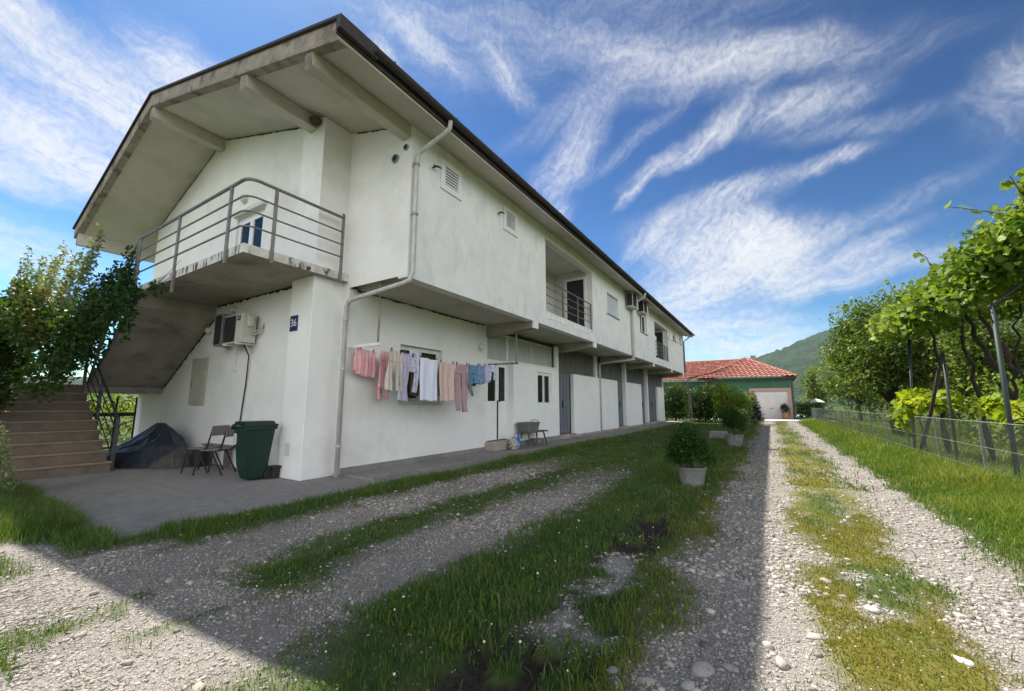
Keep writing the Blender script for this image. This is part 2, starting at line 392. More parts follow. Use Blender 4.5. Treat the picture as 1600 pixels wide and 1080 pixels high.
# rain pipes ---------------------------------------------------------------
d = MB()
d.tube([(XE + .11, 5.45, 6.78), (XE + .10, 5.45, 6.64), (XE - .02, 5.42, 6.54), (-5.43, 5.30, 6.28), (-5.49, 5.30, 6.20), (-5.50, 5.28, 6.05), (-5.50, 5.28, 3.85), (-5.53, 5.24, 3.70), (-5.62, 5.20, 3.645), (-6.95, 5.11, 3.50), (-7.10, 5.10, 3.46), (-7.17, 5.10, 3.36), (-7.17, 5.10, .02)], .046, 12)
dp = d.build('rain_pipe', 'pipe', H, smooth=True)
for z in (5.0, 6.02): c = MB(); c.lathe([(.062, -.025), (.062, .025)], (-5.50, 5.28, z), 14); c.box(-5.575, -5.5, 5.27, 5.29, z - .012, z + .012); c.build('pipe_clamp', 'zinc', dp)
for z in (.6, 2.1, 3.1): c = MB(); c.lathe([(.062, -.02), (.062, .02)], (-7.17, 5.10, z), 14); c.build('pipe_clamp', 'pipe', dp)
d = MB(); d.tube([(XE + .11, 19.9, 6.78), (XE + .08, 19.9, 6.62), (-5.40, 19.9, 6.30), (-5.48, 19.9, 6.15), (-5.48, 19.9, 3.66), (-5.55, 19.88, 3.56), (-6.95, 19.66, 3.45), (-7.12, 19.63, 3.40), (-7.14, 19.63, 3.28), (-7.14, 19.63, .1)], .06, 10)
d.build('rain_pipe', 'pipe', H, smooth=True)
d = MB(); d.tube([(XE + .11, 34.2, 6.8), (-5.2, 34.25, 6.5), (-5.49, 34.3, 6.3), (-5.49, 34.3, 3.8)], .045, 8); d.build('rain_pipe', 'zinc', H, smooth=True)

# windows on walls that face +x -------------------------------------------
def window(parent, x, y0, y1, z0, z1, n=2, kind='pvc', depth=.10, sill=True, curtain=True, name='window', open_leaf=False):
    f = MB(); t = .06; xf = x - depth
    def fr(a, b, c, d_, xx, th=.05, tt=t):
        f.box(xx - th, xx, a, b, c, c + tt); f.box(xx - th, xx, a, b, d_ - tt, d_); f.box(xx - th, xx, a, a + tt, c + tt, d_ - tt); f.box(xx - th, xx, b - tt, b, c + tt, d_ - tt)
    fr(y0, y1, z0, z1, xf)
    W = (y1 - y0 - 2 * t) / n
    root = f.build(name, kind, parent)
    for i in range(n):
        a = y0 + t + i * W; f = MB(); fr(a + .004, a + W - .004, z0 + t, z1 - t, xf + .012, .05, .05); sf = f.build('sash', kind, root)
        q = MB(); q.box(xf - .022, xf - .014, a + .05, a + W - .05, z0 + t + .05, z1 - t - .05); q.build('pane', 'glass', root)
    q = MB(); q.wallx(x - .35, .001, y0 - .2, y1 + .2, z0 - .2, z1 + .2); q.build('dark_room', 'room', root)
    if curtain:
        ny = 60; V = []; F = []
        for j, zz in enumerate((z0 + .03, z1 - .03)):
            for i in range(ny + 1):
                yy = y0 + .03 + (y1 - y0 - .06) * i / ny; V.append((xf - .14 + .022 * math.sin(i * 1.25) + .01 * math.sin(i * .47), yy, zz))
        for i in range(ny):
            if curtain == 'gap' and 22 < i < 36: continue
            F.append((i, i + 1, ny + 2 + i, ny + 1 + i))
        q = MB(); q.add(V, F); q.build('curtain', 'curtain', root, smooth=True)
    if sill:
        q = MB(); q.box(x - depth, x + .05, y0 - .05, y1 + .05, z0 - .045, z0 - .003); q.build('sill', 'zinc' if kind == 'pvc' else 'oldpvc', root, bevel=.006)
    return root
# louvred vents
for (a, b, c, e) in VEN:
    f = MB(); t = .10; x1 = XO + .035; x0 = XO - .06
    f.box(x0, x1, a - .03, b + .03, c - .03, c + t); f.box(x0, x1, a - .03, b + .03, e - t, e + .03); f.box(x0, x1, a - .03, a + t, c + t, e - t); f.box(x0, x1, b - t, b + .03, c + t, e - t)
    v = f.build('louvre_vent', 'pvc', H, bevel=.006)
    f = MB()
    for k in range(6):
        zz = c + t + .035 + k * (e - c - 2 * t - .03) / 6; f.box(x1 - .016, x1 - .006, a + t, b - t, zz - .016, zz + .014); f.add([(x1 - .01, a + t, zz - .012), (x1 - .01, b - t, zz - .012), (x1 - .055, b - t, zz + .035), (x1 - .055, a + t, zz + .035)], [(0, 1, 2, 3)])
    f.build('slat', 'pvc', v)
    f = MB(); f.box(XO - .2, XO - .19, a, b, c, e); f.build('backing', 'dark', v)
    f = MB(); f.tube([(XO - .01, a - .26, c + .30), (XO + .10, a - .26, c + .30), (XO + .12, a - .20, c + .32)], .018, 6); f.tube([(XO + .10, a - .34, c + .285), (XO + .11, a - .12, c + .325)], .014, 6); f.build('shutter_catch', 'rubber', v)
# upper windows
sh = window(H, XO, *WIN[0], n=1, curtain=False)
q = MB(); q.box(XO - .085, XO - .075, WIN[0][0] + .06, WIN[0][1] - .06, WIN[0][2] + .06, WIN[0][3] - .22)
for k in range(16): zz = WIN[0][2] + .07 + k * .052; q.box(XO - .076, XO - .070, WIN[0][0] + .06, WIN[0][1] - .06, zz, zz + .045)
q.build('roller_shutter', 'shutter', sh)
q = MB(); q.box(XO - .09, XO + .02, WIN[0][0] + .003, WIN[0][1] - .003, WIN[0][3] - .22, WIN[0][3] - .004); q.build('shutter_box', 'pvc', sh)
window(H, XO, *WIN[1], n=2); window(H, XO, *WIN[2], n=1, curtain=False); window(H, XO, *WIN[3], n=1, curtain=False)
# loggias -------------------------------------------------------------------
for li, (a, b, c, e) in enumerate(LOG):
    f = MB(); xb = XO - 1.65
    f.add([(XO - .25, a, c), (xb, a, c), (xb, a, e + .15), (XO - .25, a, e + .15)], [(0, 1, 2, 3)])
    f.add([(XO - .25, b, c), (xb, b, c), (xb, b, e + .15), (XO - .25, b, e + .15)], [(0, 1, 2, 3)])
    f.add([(xb, a, c), (xb, b, c), (xb, b, e + .15), (xb, a, e + .15)], [(0, 1, 2, 3)])
    f.add([(XO - .25, a, e + .15), (xb, a, e + .15), (xb, b, e + .15), (XO - .25, b, e + .15)], [(0, 1, 2, 3)])
    f.add([(XO - .25, a, c - .003), (xb, a, c - .003), (xb, b, c - .003), (XO - .25, b, c - .003)], [(0, 1, 2, 3)])
    lg = f.build('loggia', 'loggiawall', H)
    f = MB(); f.box(XO - .26, XO + .025, a + .003, b - .003, c - .02, c + .025)
    for k in range(int((b - a) / .33)): yy = a + .03 + k * .33; f.box(XO + .003, XO + .016, yy, yy + .27, c - .185 + .02 * (k % 3), c - .022)
    f.build('tile_edge', 'whitewall', lg)
    rr = MB()
    for z in (1.06, .82, .58, .34): rr.tube([(XO - .06, a, c + z), (XO - .06, b, c + z)], .024 if z > 1 else .015, 8)
    for k in range(4 if li == 0 else 5):
        yy = a + .06 + (b - a - .12) * k / (3 if li == 0 else 4)
        rr.box(XO - .08, XO - .04, yy - .02, yy + .02, c + .02, c + 1.06)
    if li == 1:
        for k in range(7): rr.tube([(XO - .06, a + 1.3, c + .2 + k * .12), (XO - .06, b, c + .2 + k * .12)], .014, 6)
    rr.build('railing', 'rail', lg)
    f = MB(); f.box(-6.62, -5.90, b - .05, b - .004, c, c + 2.12); dr = f.build('loggia_door', 'doorblack', lg)
    f = MB(); f.box(-6.72, -6.62, b - .07, b - .004, c, c + 2.22); f.box(-5.90, -5.82, b - .07, b - .004, c, c + 2.22); f.box(-6.62, -5.90, b - .07, b - .004, c + 2.12, c + 2.22); f.build('door_frame', 'pvc', dr)
    f = MB(); f.tube([(-6.5, b - .06, c + 1.0), (-6.5, b - .11, c + 1.0), (-6.38, b - .11, c + 1.0)], .012, 6); f.build('handle', 'zinc', dr)
f = MB(); f.box(XO - .16, XO - .13, 25.15, 25.9, 4.35, 5.55); f.build('screen_panel', 'pvc', lg)
f = MB(); f.tube([(XO - .02, 24.95, 5.95), (XO + .55, 26.6, 5.9), (XO + .02, 28.8, 5.75), (XO + .3, 30.4, 5.72), (XO + .02, 32.4, 5.95)], .012, 6); f.build('laundry_line', 'wire', lg)

# ground floor of the long side ----------------------------------------------
GW = (6.66, 8.10, 1.44, 2.80)
w = MB(); w.wallx(XW, .25, YN + .0, 10.08, 0.05, ZU, [GW]); w.box(-7.46, XW - .002, YN + .025, YN + .25, 0, ZU)
w.build('ground_wall', 'plaster', H)
w = MB(); w.box(XW - .02, XW + .035, YN + .02, 10.06, 0.0, .16); w.build('plinth', 'padconc', H)
gwin = window(H, XW, *GW, n=2, kind='oldpvc', curtain='gap')
q = MB()
for k in range(11): yy = GW[0] + .12 + k * .118; q.tube([(XW - .24, yy, GW[2] + .05), (XW - .24, yy, GW[3] - .05)], .006, 5)
q.build('window_bars', 'zinc', gwin)
# white double door with window, panels and transoms above
def door_panel(parent, name, x, y0, y1, z0, z1, m, t=.05):
    q = MB(); q.box(x - t, x, y0, y1, z0, z1); return q.build(name, m, parent, bevel=.006)
df = MB()
df.box(XW - .12, XW + .0, 10.08, 10.14, .3, 3.66); df.box(XW - .12, XW, 11.26, 11.32, .3, 3.66); df.box(XW - .12, XW, 10.14, 11.26, 2.68, 2.78); df.box(XW - .12, XW, 10.14, 11.26, 3.60, 3.66)
dd = df.build('entrance_door', 'pvc', H)
for (a, b) in ((10.14, 10.72), (10.73, 11.26)):
    l = MB(); x0, x1 = XW - .07, XW - .02
    l.box(x0, x1, a, b, .32, 1.50); l.box(x0, x1, a, b, 2.58, 2.68); l.box(x0, x1, a, a + .08, 1.5, 2.58); l.box(x0, x1, b - .08, b, 1.5, 2.58)
    lf = l.build('door_leaf', 'whitewall', dd, bevel=.005)
    q = MB(); q.box(XW - .055, XW - .045, a + .08, b - .08, 1.5, 2.58); q.build('pane', 'glass', dd)
q = MB(); q.box(XW - .30, XW - .29, 10.1, 11.3, .3, 3.7); q.build('dark_room', 'curtain', dd)
q = MB(); q.box(XW - .02, XW + .02, 10.715, 10.735, .34, 1.52); q.tube([(XW - .02, 10.80, 1.5), (XW + .05, 10.80, 1.5), (XW + .05, 10.70, 1.49)], .014, 6); q.build('handle', 'rubber', dd)
q = MB(); q.box(XW, XW + .34, 10.05, 11.2, 0.05, .30); q.build('door_step', 'concrete', dd, bevel=.01)
q = MB(); q.box(XW - .08, XW - .05, 10.14, 11.26, 2.78, 3.60); q.build('transom_panel', 'frosted', dd)
XA = -7.03
an = MB(); an.wallx(XA, .1, 11.32, 14.52, .22, 2.76, [(12.92, 14.05, 1.36, 2.56)]); an.box(XW - .1, XA - .1, 11.32, 11.42, .22, 2.76); an.box(XW - .1, XA - .1, 14.42, 14.52, .22, 2.76); an.box(XW - .1, XA + .02, 11.30, 14.54, 2.76, 2.80)
an.box(XA - .12, XA + .0, 14.52, 14.70, .22, 3.66)
annex = an.build('white_panel_bay', 'whitewall', H)
window(annex, XA, 12.92, 14.05, 1.36, 2.56, n=2, kind='pvc', curtain='gap', depth=.05, sill=False)
q = MB(); q.box(XW - .1, XA + .03, 11.3, 14.7, .05, .22); q.build('bay_plinth', 'padconc', annex)
tr = MB(); tr.box(XW - .08, XW - .05, 11.32, 14.6, 2.80, 3.62); t_ = tr.build('transom_window', 'frosted', H)
q = MB()
for yy in (11.32, 11.9, 12.95, 14.5): q.box(XW - .06, XW - .01, yy, yy + .05, 2.80, 3.62)
q.box(XW - .06, XW - .01, 11.32, 14.6, 3.60, 3.66); q.build('frame', 'oldpvc', t_)
# steel doors, dark panel band, white infill panels, columns
bd = MB(); bd.box(XW - .12, XW - .08, 14.70, YE - .3, 2.62, ZU); band = bd.build('dark_panel_band', 'greyband', H)
q = MB()
for k in range(17): yy = 14.72 + k * 1.19; q.box(XW - .08, XW - .062, yy, yy + .05, 2.7, ZU - .003)
q.box(XW - .08, XW - .06, 14.7, YE - .3, 2.70, 2.76); q.build('joint_strip', 'greyband', band)
for (a, b) in ((14.72, 16.36), (22.5, 23.85), (27.5, 28.75), (29.15, 31.9)):
    q = MB(); nn = max(3, int((b - a) / .28)); st = (b - a) / nn
    q.box(XW - .12, XW - .085, a, b, .22, 2.70)
    for k in range(nn): q.box(XW - .086, XW - .066, a + k * st + .02, a + (k + 1) * st - .02, .24, 2.68)
    sd = q.build('steel_door', 'greydoor', H)
    h_ = MB(); h_.box(XW - .07, XW - .03, a + (b - a) * .52, a + (b - a) * .52 + .05, 1.25, 1.55); h_.build('lock', 'rubber', sd)
    q = MB(); q.box(XW - .1, XW + .22, a, b, .05, .20); q.build('threshold', 'concrete', sd)
for (a, b) in ((16.42, 22.44), (24.12, 27.42), (31.95, 34.1)):
    q = MB(); q.box(XW - .06, XW + .10, a, b, .13, 2.70); q.build('white_infill_panel', 'whitewall', H, bevel=.01)
    q = MB(); q.box(XW - .05, XW + .115, a, b, .03, .127); q.build('plinth', 'concrete', H)
for yy in (19.4, 23.98, 28.95):
    q = MB(); q.box(XW - .1, XW + .04 if yy < 20 else XW + .13, yy - .12, yy + .12, 2.70 if yy < 20 else .05, ZU - .003); q.build('column', 'whitewall', H, bevel=.01)
q = MB(); q.box(XW - .105, XW - .085, 29.1, 31.9, 2.9, 3.5); q.build('sign_panel', 'oldpvc', H)
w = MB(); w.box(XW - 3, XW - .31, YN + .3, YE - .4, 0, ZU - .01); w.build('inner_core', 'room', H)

# balcony -------------------------------------------------------------------
b = MB(); b.box(-12.05, -7.448, 3.17, YG - .003, 3.93, 4.09); b.m[-6:] = [1, 0, 0, 0, 0, 0]
b.box(-7.462 + .014, -7.30, 3.17, YN - .003, 3.93, 4.09); b.m[-6:] = [1, 0, 0, 0, 0, 0]
bal = b.build('balcony', ['dripslab', 'concrete'], H)
def railpath(pts, r): q = MB(); q.tube(pts, r, 8); return q
YB, XB = 3.14, -7.27
arc = [(XB - .18 + .18 * math.sin(t), YB + .18 - .18 * math.cos(t)) for t in [i * math.pi / 10 for i in range(6)]]
for z, rr_, nm in ((5.25, .030, 'handrail'), (4.94, .017, 'rail'), (4.67, .017, 'rail'), (4.40, .017, 'rail')):
    railpath([(-12.33, YB, z)] + [(x, y, z) for x, y in arc] + [(XB, 5.0, z)], rr_).build(nm, 'rail', bal, smooth=True)
for px_ in (-7.85, -10.04, -12.2):
    q = MB(); q.box(px_ - .035, px_ + .035, YB - .018, YB + .018, 3.82 if px_ != -10.04 else 3.62, 5.23); q.build('post', 'rail', bal)
for py_ in (3.62, 4.99):
    q = MB(); q.box(XB - .012, XB + .012, py_ - .03, py_ + .03, 3.86, 5.25 if py_ < 4 else 5.34); q.build('post', 'rail', bal)
# balcony door
f = MB(); yd = YG + .06
f.box(DX0, DX0 + .07, yd, yd + .06, 4.09, 6.16); f.box(DX1 - .07, DX1, yd, yd + .06, 4.09, 6.16); f.box(DX0 + .07, DX1 - .07, yd, yd + .06, 6.06, 6.16)
bdr = f.build('balcony_door', 'pvc', H)
mid = (DX0 + DX1) / 2
for (a, e) in ((DX0 + .07, mid - .003), (mid + .003, DX1 - .07)):
    f = MB(); f.box(a, a + .09, yd - .015, yd + .045, 4.12, 6.06); f.box(e - .09, e, yd - .015, yd + .045, 4.12, 6.06); f.box(a + .09, e - .09, yd - .015, yd + .045, 5.97, 6.06); f.box(a + .09, e - .09, yd - .015, yd + .045, 4.12, 4.26); f.box(a + .09, e - .09, yd - .015, yd + .045, 4.80, 4.90)
    f.build('door_leaf', 'pvc', bdr)
    f = MB(); f.box(a + .09, e - .09, yd + .012, yd + .02, 4.26, 5.97); f.build('pane', 'glass', bdr)
f = MB(); f.box(DX0 - .1, DX1 + .1, YG + .30, YG + .31, 4.0, 6.2); f.build('dark_room', 'room', bdr)
f = MB(); f.box(DX0 - .03, DX1 + .06, YG - .10, YG + .005, 6.17, 6.27); f.build('door_hood', 'oldpvc', bdr)

def ragged(name, parent, p0, p1, up, out, h, seed):
    # dark dirt-filled gap where a slab meets a wall, with an uneven lower edge
    g = random.Random(seed); p0, p1, up, out = Vector(p0), Vector(p1), Vector(up), Vector(out); n = int((p1 - p0).length / .07); q = MB(); V = []; F = []
    for i in range(n + 1):
        p = p0.lerp(p1, i / n); d = h * g.uniform(.25, 1.0)
        V += [p + out * .004, p + out * .010 - up * d]
    F = [(2 * i, 2 * i + 2, 2 * i + 3, 2 * i + 1) for i in range(n)]
    q.add(V, F); o = q.build(name, 'gapdirt', parent); sd = o.modifiers.new('t', 'SOLIDIFY'); sd.thickness = .003; return o
M['gapdirt'] = mat('gapdirt', (.07, .058, .045), (.03, .025, .02), 1.0, 12)
ragged('joint_gap', bal, (-12.0, YG, 3.93), (-8.24, YG, 3.93), (0, 0, 1), (0, -1, 0), .075, 1)
ragged('joint_gap', H, (XW, 5.4, ZU), (XW, 10.0, ZU), (0, 0, 1), (1, 0, 0), .05, 2)
ragged('joint_gap', roof, (-12.5, YG, zs(-12.5) - .005), (-8.3, YG, zs(-8.3) - .005), (0, 0, 1), (0, -1, 0), .05, 3)
ragged('joint_gap', roof, (-16.8, YG, zs(-16.8) - .005), (-12.9, YG, zs(-12.9) - .005), (0, 0, 1), (0, -1, 0), .05, 4)
ragged('joint_gap', roof, (-7.3, YN, zs(-7.3) - .005), (-5.85, YN, zs(-5.85) - .005), (0, 0, 1), (0, -1, 0), .04, 5)
# outdoor staircase -----------------------------------------------------------
stair = thing('outdoor_staircase', 'outdoor half turn staircase with brown tiled steps climbing to the corner balcony', 'staircase', (-13.5, 3.2, 0))
X0, RUN, RIS = -11.88, .335, .21
for k in range(9):
    x1 = X0 - k * RUN
    q = MB(); q.box(-14.95, x1, 1.42, 3.05, k * RIS + (0.001 if k else 0), (k + 1) * RIS - .035)
    st = q.build('step', 'tilebrown', stair)
    q = MB(); q.box(x1 - RUN - .02 if k < 8 else -14.95, x1 + .025, 1.40, 3.07, (k + 1) * RIS - .035, (k + 1) * RIS); q.build('tread', 'tilenose', st, bevel=.006)
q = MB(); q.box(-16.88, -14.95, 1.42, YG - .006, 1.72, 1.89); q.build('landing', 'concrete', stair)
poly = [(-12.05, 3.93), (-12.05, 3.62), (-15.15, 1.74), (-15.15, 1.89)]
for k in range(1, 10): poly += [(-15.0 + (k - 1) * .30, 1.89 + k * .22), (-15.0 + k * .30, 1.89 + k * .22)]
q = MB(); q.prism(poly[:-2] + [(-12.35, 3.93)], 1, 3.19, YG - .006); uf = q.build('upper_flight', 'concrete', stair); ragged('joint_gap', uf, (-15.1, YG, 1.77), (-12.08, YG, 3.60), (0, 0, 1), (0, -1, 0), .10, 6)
hr = MB()
for z, r_ in ((1.02, .026), (.76, .014), (.5, .014), (.24, .014)):
    hr.tube([(-12.33, 3.13, 4.15 + z), (-15.1, 3.13, 1.95 + z)], r_, 8)
for t in (0, .33, .66, 1): x = -12.33 - t * 2.77; z = 4.1 - t * 2.2; hr.box(x - .02, x + .02, 3.115, 3.15, z - .1, z + 1.06)
hr.build('upper_railing', 'rail', stair)
hr = MB()
for z, r_ in ((.98, .024), (.70, .013), (.42, .013), (.14, .013)):
    hr.tube([(-12.0, 3.10, .12 + z), (-14.9, 3.10, 1.94 + z)], r_, 8)
for t in (0, .5, 1): x = -12.0 - t * 2.9; z = .1 + t * 1.82; hr.box(x - .03, x + .03, 3.07, 3.13, z - .1, z + 1.0)
hr.build('lower_railing', 'railblack', stair)

# ================================================================== THINGS ON AND BY THE HOUSE
def text_obj(s, size, loc, rot, m, parent, ext=.002):
    cu = bpy.data.curves.new('digits', 'FONT'); cu.body = s; cu.size = size; cu.extrude = ext; cu.align_x = 'CENTER'; cu.align_y = 'CENTER'
    tmp = bpy.data.objects.new('tmp', cu); C.objects.link(tmp); bpy.context.view_layer.update()
    me = bpy.data.meshes.new_from_object(tmp.evaluated_get(bpy.context.evaluated_depsgraph_get())); bpy.data.objects.remove(tmp)
    me.transform(Matrix.Translation(loc) @ rot); me.materials.clear(); me.materials.append(M[m])
    return link(bpy.data.objects.new('digits', me), parent)
sg = thing('number_plate', 'small dark blue house number plate reading 36 on the white corner pillar', 'sign', (-8.03, YP, 3.02))
q = MB(); q.box(-8.17, -7.90, YP - .016, YP - .003, 2.86, 3.18); q.build('plate', 'signblue', sg, bevel=.006)
text_obj('36', .22, (-8.035, YP - .019, 3.02), Matrix.Rotation(rad(90), 4, 'X'), 'signwhite', sg)

# air conditioners -------------------------------------------------------------
def ac_unit(name, label, c, w, h, d, face, group=None, extras=False):
    """unit built facing -y then turned; c = centre of its back face"""
    root = thing(name, label, 'air conditioner', (0, 0, 0), group)
    q = MB(); q.box(-w / 2, w / 2, -d, -.06, -h / 2, h / 2); q.build('casing', 'acwhite', root, bevel=.012)
    q = MB(); cx = -w * .14; R = min(h * .44, w * .33)
    q.box(-w * .46, w * .16, -d - .006, -d + .004, -h * .45, h * .45); fan = q.build('fan_grille', 'acgrille', root)
    q = MB()
    for k in range(1, 6): 
        a = [(cx + R * k / 5 * math.cos(t), -d - .012, R * k / 5 * math.sin(t)) for t in [i * math.pi / 10 for i in range(21)]]; q.tube(a, .004, 4)
    for k in range(6): t = k * math.pi / 3; q.tube([(cx, -d - .012, 0), (cx + R * math.cos(t), -d - .012, R * math.sin(t))], .005, 4)
    q.build('guard', 'rubber', fan)
    q = MB()
    q.box(-w / 2 - .006, -w / 2 + .003, -d * .94, -d * .22, -h * .44, h * .44)
    for k in range(9): zz = -h * .42 + k * h * .095; q.box(-w / 2 - .014, -w / 2 - .006, -d * .92, -d * .24, zz, zz + h * .05)
    q.build('side_fins', 'acgrille', root)
    for s_ in (-1, 1):
        q = MB(); q.bar((s_ * w * .34, 0, -h / 2 - .02), (s_ * w * .34, -d - .04, -h / 2 - .02), .035, .03); q.bar((s_ * w * .34, -.01, -h / 2 - .02), (s_ * w * .34, -.01, h * .0), .03, .02); q.build('bracket', 'pvc', root)
    if extras:
        q = MB(); q.box(w / 2 - .002, w / 2 + .075, -d * .72, -d * .42, h * .05, h * .42); q.build('connection_box', 'oldpvc', root, bevel=.015)
        q = MB(); q.tube([(w / 2 + .04, -d * .55, h * .08), (w / 2 + .06, -d * .5, -h * .12), (w / 2 + .10, -d * .3, -h * .25)], .016, 6)
        for k, zz in enumerate((-.12, -.22)): q.tube([(w / 2 + .0, -d * .4, h * zz), (w / 2 + .12, -d * .35, h * zz), (w / 2 + .24, -d * .15, h * (zz + .12)), (w / 2 + .22, -.0, h * (zz + .30))], .015, 7)
        q.build('copper_pipes', 'pipe', root, smooth=True)
        q = MB(); q.box(w * .22, w * .40, -d - .009, -d - .001, h * .26, h * .42); q.build('badge', 'signblue', root)
        text_obj('CO', h * .13, (w * .31, -d - .0105, h * .34), Matrix.Rotation(rad(90), 4, 'X'), 'signwhite', root, .001)
    q = MB(); q.tube([(w * .30, -d * .5, -h / 2), (w * .30, -d * .3, -h / 2 - .12), (w * .33, -.02, -h / 2 - .2)], .012, 6); q.build('drain_hose', 'oldpvc', root)
    root.location = c; root.rotation_euler = (0, 0, face)
    return root
ac_unit('air_conditioner', 'cream air conditioner with dark fan grille on the gable wall under the balcony', (-10.25, YG, 3.10), .86, .66, .36, 0, None, True)
ac_unit('air_conditioner', 'air conditioner high on the long wall right beside the closed roller shutter', (XO, 19.55, 6.36), .95, .68, .38, rad(90), 'air conditioners on the long wall')
ac_unit('air_conditioner', 'air conditioner high on the long wall above the small upper window', (XO, 21.55, 6.44), .9, .62, .38, rad(90), 'air conditioners on the long wall')
q = thing('vent_box', 'dark louvred metal box on the gable wall left of the cream air conditioner', 'vent', (-11.1, YG, 3.1))
b = MB(); b.box(-11.28, -10.92, YG - .30, YG - .003, 2.78, 3.55); b.build('casing', 'zinc', q, bevel=.01)
b = MB(); b.box(-11.25, -10.95, YG - .31, YG - .30, 2.82, 3.51)
for k in range(11): b.box(-11.25, -10.95, YG - .325, YG - .31, 2.84 + k * .06, 2.87 + k * .06)
b.build('louvre', 'acgrille', q)
# lamps, cabinet, wiring
def bulkhead(label, c, axis, r=.10):
    root = thing('wall_lamp', label, 'lamp', c)
    b = MB(); prof = [(r, 0), (r, .03), (r * .86, .05)]
    b.lathe(prof, (0, 0, 0), 18); k = b.build('base', 'oldpvc', None)
    b = MB(); b.lathe([(r * .84, .045), (r * .78, .085), (r * .5, .115), (.01, .125)], (0, 0, 0), 18); s_ = b.build('lamp_glass', 'bulb', None, smooth=True)
    for o in (k, s_): o.parent = root
    root.rotation_euler = (rad(90), 0, 0) if axis == 'y' else (0, rad(90), 0)
    return root
bulkhead('round white wall lamp over the balcony door', (-11.05, YG - .002, 6.62), 'y', .13)
bulkhead('round white wall lamp between the ground floor window and the white double door', (XW + .002, 9.78, 3.10), 'x', .13)
bulkhead('small white lamp under the stair slab on the gable wall', (-12.25, YG - .002, 3.30), 'y', .11)
bulkhead('bare white lamp under the balcony slab above the air conditioner', (-11.05, YG - .002, 3.70), 'y', .09)
bulkhead('round lamp on the back wall inside the nearer loggia', (XO - 1.648, 13.9, 6.05), 'x', .12)
cab = thing('meter_cabinet', 'beige metal meter cabinet on the gable wall under the stairs', 'cabinet', (-12.6, YG, 2))
b = MB(); b.box(-13.02, -12.18, YG - .045, YG - .002, 1.40, 2.60); b.build('frame', 'cabinet', cab, bevel=.006)
b = MB(); b.box(-12.95, -12.25, YG - .062, YG - .046, 1.47, 2.53); b.build('door', 'cabinet', cab, bevel=.005)
b = MB(); b.lathe([(.03, 0), (.03, .02)], (-12.86, YG - .07, 2.0), 10); b.box(-12.9, -12.84, YG - .075, YG - .062, 1.85, 1.95); b.build('lock', 'zinc', cab)
cb = thing('hanging_cable', 'black drain hose hanging down the gable wall from the air conditioner', 'cable', (-10.1, YG, 2))
b = MB(); b.tube([(-10.02, YG - .2, 2.75), (-10.06, YG - .05, 2.5), (-10.12, YG - .03, 1.9), (-10.2, YG - .03, 1.25), (-10.26, YG - .04, .6)], .014, 6); b.build('hose', 'rubber', cb)
cb = thing('light_switch', 'white wall switch on a short cable below the air conditioner', 'switch', (-10.7, YG, 2.3))
b = MB(); b.box(-10.80, -10.66, YG - .03, YG - .002, 2.18, 2.27); b.build('cover', 'pvc', cb, bevel=.006)
b = MB(); b.tube([(-10.72, YG - .012, 2.27), (-10.72, YG - .012, 2.75)], .006, 5); b.build('cable', 'oldpvc', cb)
nst = MB(); nst.lathe([(.02, -.10), (.07, -.09), (.11, -.04), (.12, .01), (.09, .02)], (-7.62, YP - .12, zs(-7.6) - .15), 12)
tag(nst.build('bird_nest', 'nest'), 'brown mud bird nest under the roof at the top of the pillar', 'nest')

# wheelie bin --------------------------------------------------------------------
bn = thing('wheelie_bin', 'dark green wheelie bin standing against the white corner pillar', 'bin', (-8.40, 4.16, 0))
b = MB(); N_ = [(.0, .20, .235), (.25, .215, .25), (.90, .28, .29), (1.0, .285, .30)]
vs = []
bx, by = -8.40, 4.16
for z, hx, hy in [(.03, .165, .18), (.28, .178, .20), (.93, .225, .262), (.985, .23, .27)]:
    for sx, sy in ((-1, -1), (-.8, -1.06), (.8, -1.06), (1, -1), (1.04, -.8), (1.04, .8), (1, 1), (-1, 1), (-1.04, .8), (-1.04, -.8)): vs.append((bx + sx * hx, by + sy * hy + (.06 if z < .1 else 0), z))
fs = [(i * 10 + j, i * 10 + (j + 1) % 10, (i + 1) * 10 + (j + 1) % 10, (i + 1) * 10 + j) for i in range(3) for j in range(10)] + [tuple(range(10)), tuple(range(30, 40))]
b.add(vs, fs); b.build('body', 'bingreen', bn, bevel=.012)
b = MB(); b.box(bx - .26, bx + .26, by - .30, by + .30, .985, 1.03)
b.prism([(bx - .245, 1.03), (bx + .245, 1.03), (bx + .17, 1.085), (bx - .17, 1.085)], 1, by - .28, by + .26); b.box(bx - .2, bx + .2, by - .34, by - .30, .975, 1.01)
b.box(bx - .265, bx - .23, by - .31, by + .28, .93, .985); b.box(bx + .23, bx + .265, by - .31, by + .28, .93, .985)
b.build('lid', 'binlid', bn, bevel=.012)
for s_ in (-1, 1):
    b = MB(); b.tube([(bx + s_ * .17, by + .22, .10), (bx + s_ * .21, by + .22, .10)], .10, 18); wv = b.build('wheel', 'rubber', bn)
b = MB(); b.tube([(bx - .2, by + .31, .95), (bx + .2, by + .31, .95)], .016, 8); b.build('handle_bar', 'rubber', bn)
b = MB(); b.box(bx - .20, bx - .11, by - .275, by - .262, .66, .86); lb = b.build('sticker', 'signwhite', bn)
b = MB()
for k in range(5): b.box(bx - .19, bx - .125 - .02 * (k % 2), by - .278, by - .276, .69 + k * .03, .70 + k * .03)
b.build('print', 'rubber', lb)
b = MB(); b.box(bx - .03, bx + .03, by - .312, by - .30, .99, 1.015); b.build('clip', 'signwhite', bn)
bx2 = thing('black_crate', 'low black plastic crate on the concrete behind the green bin', 'crate', (-8.3, 4.2, 0))
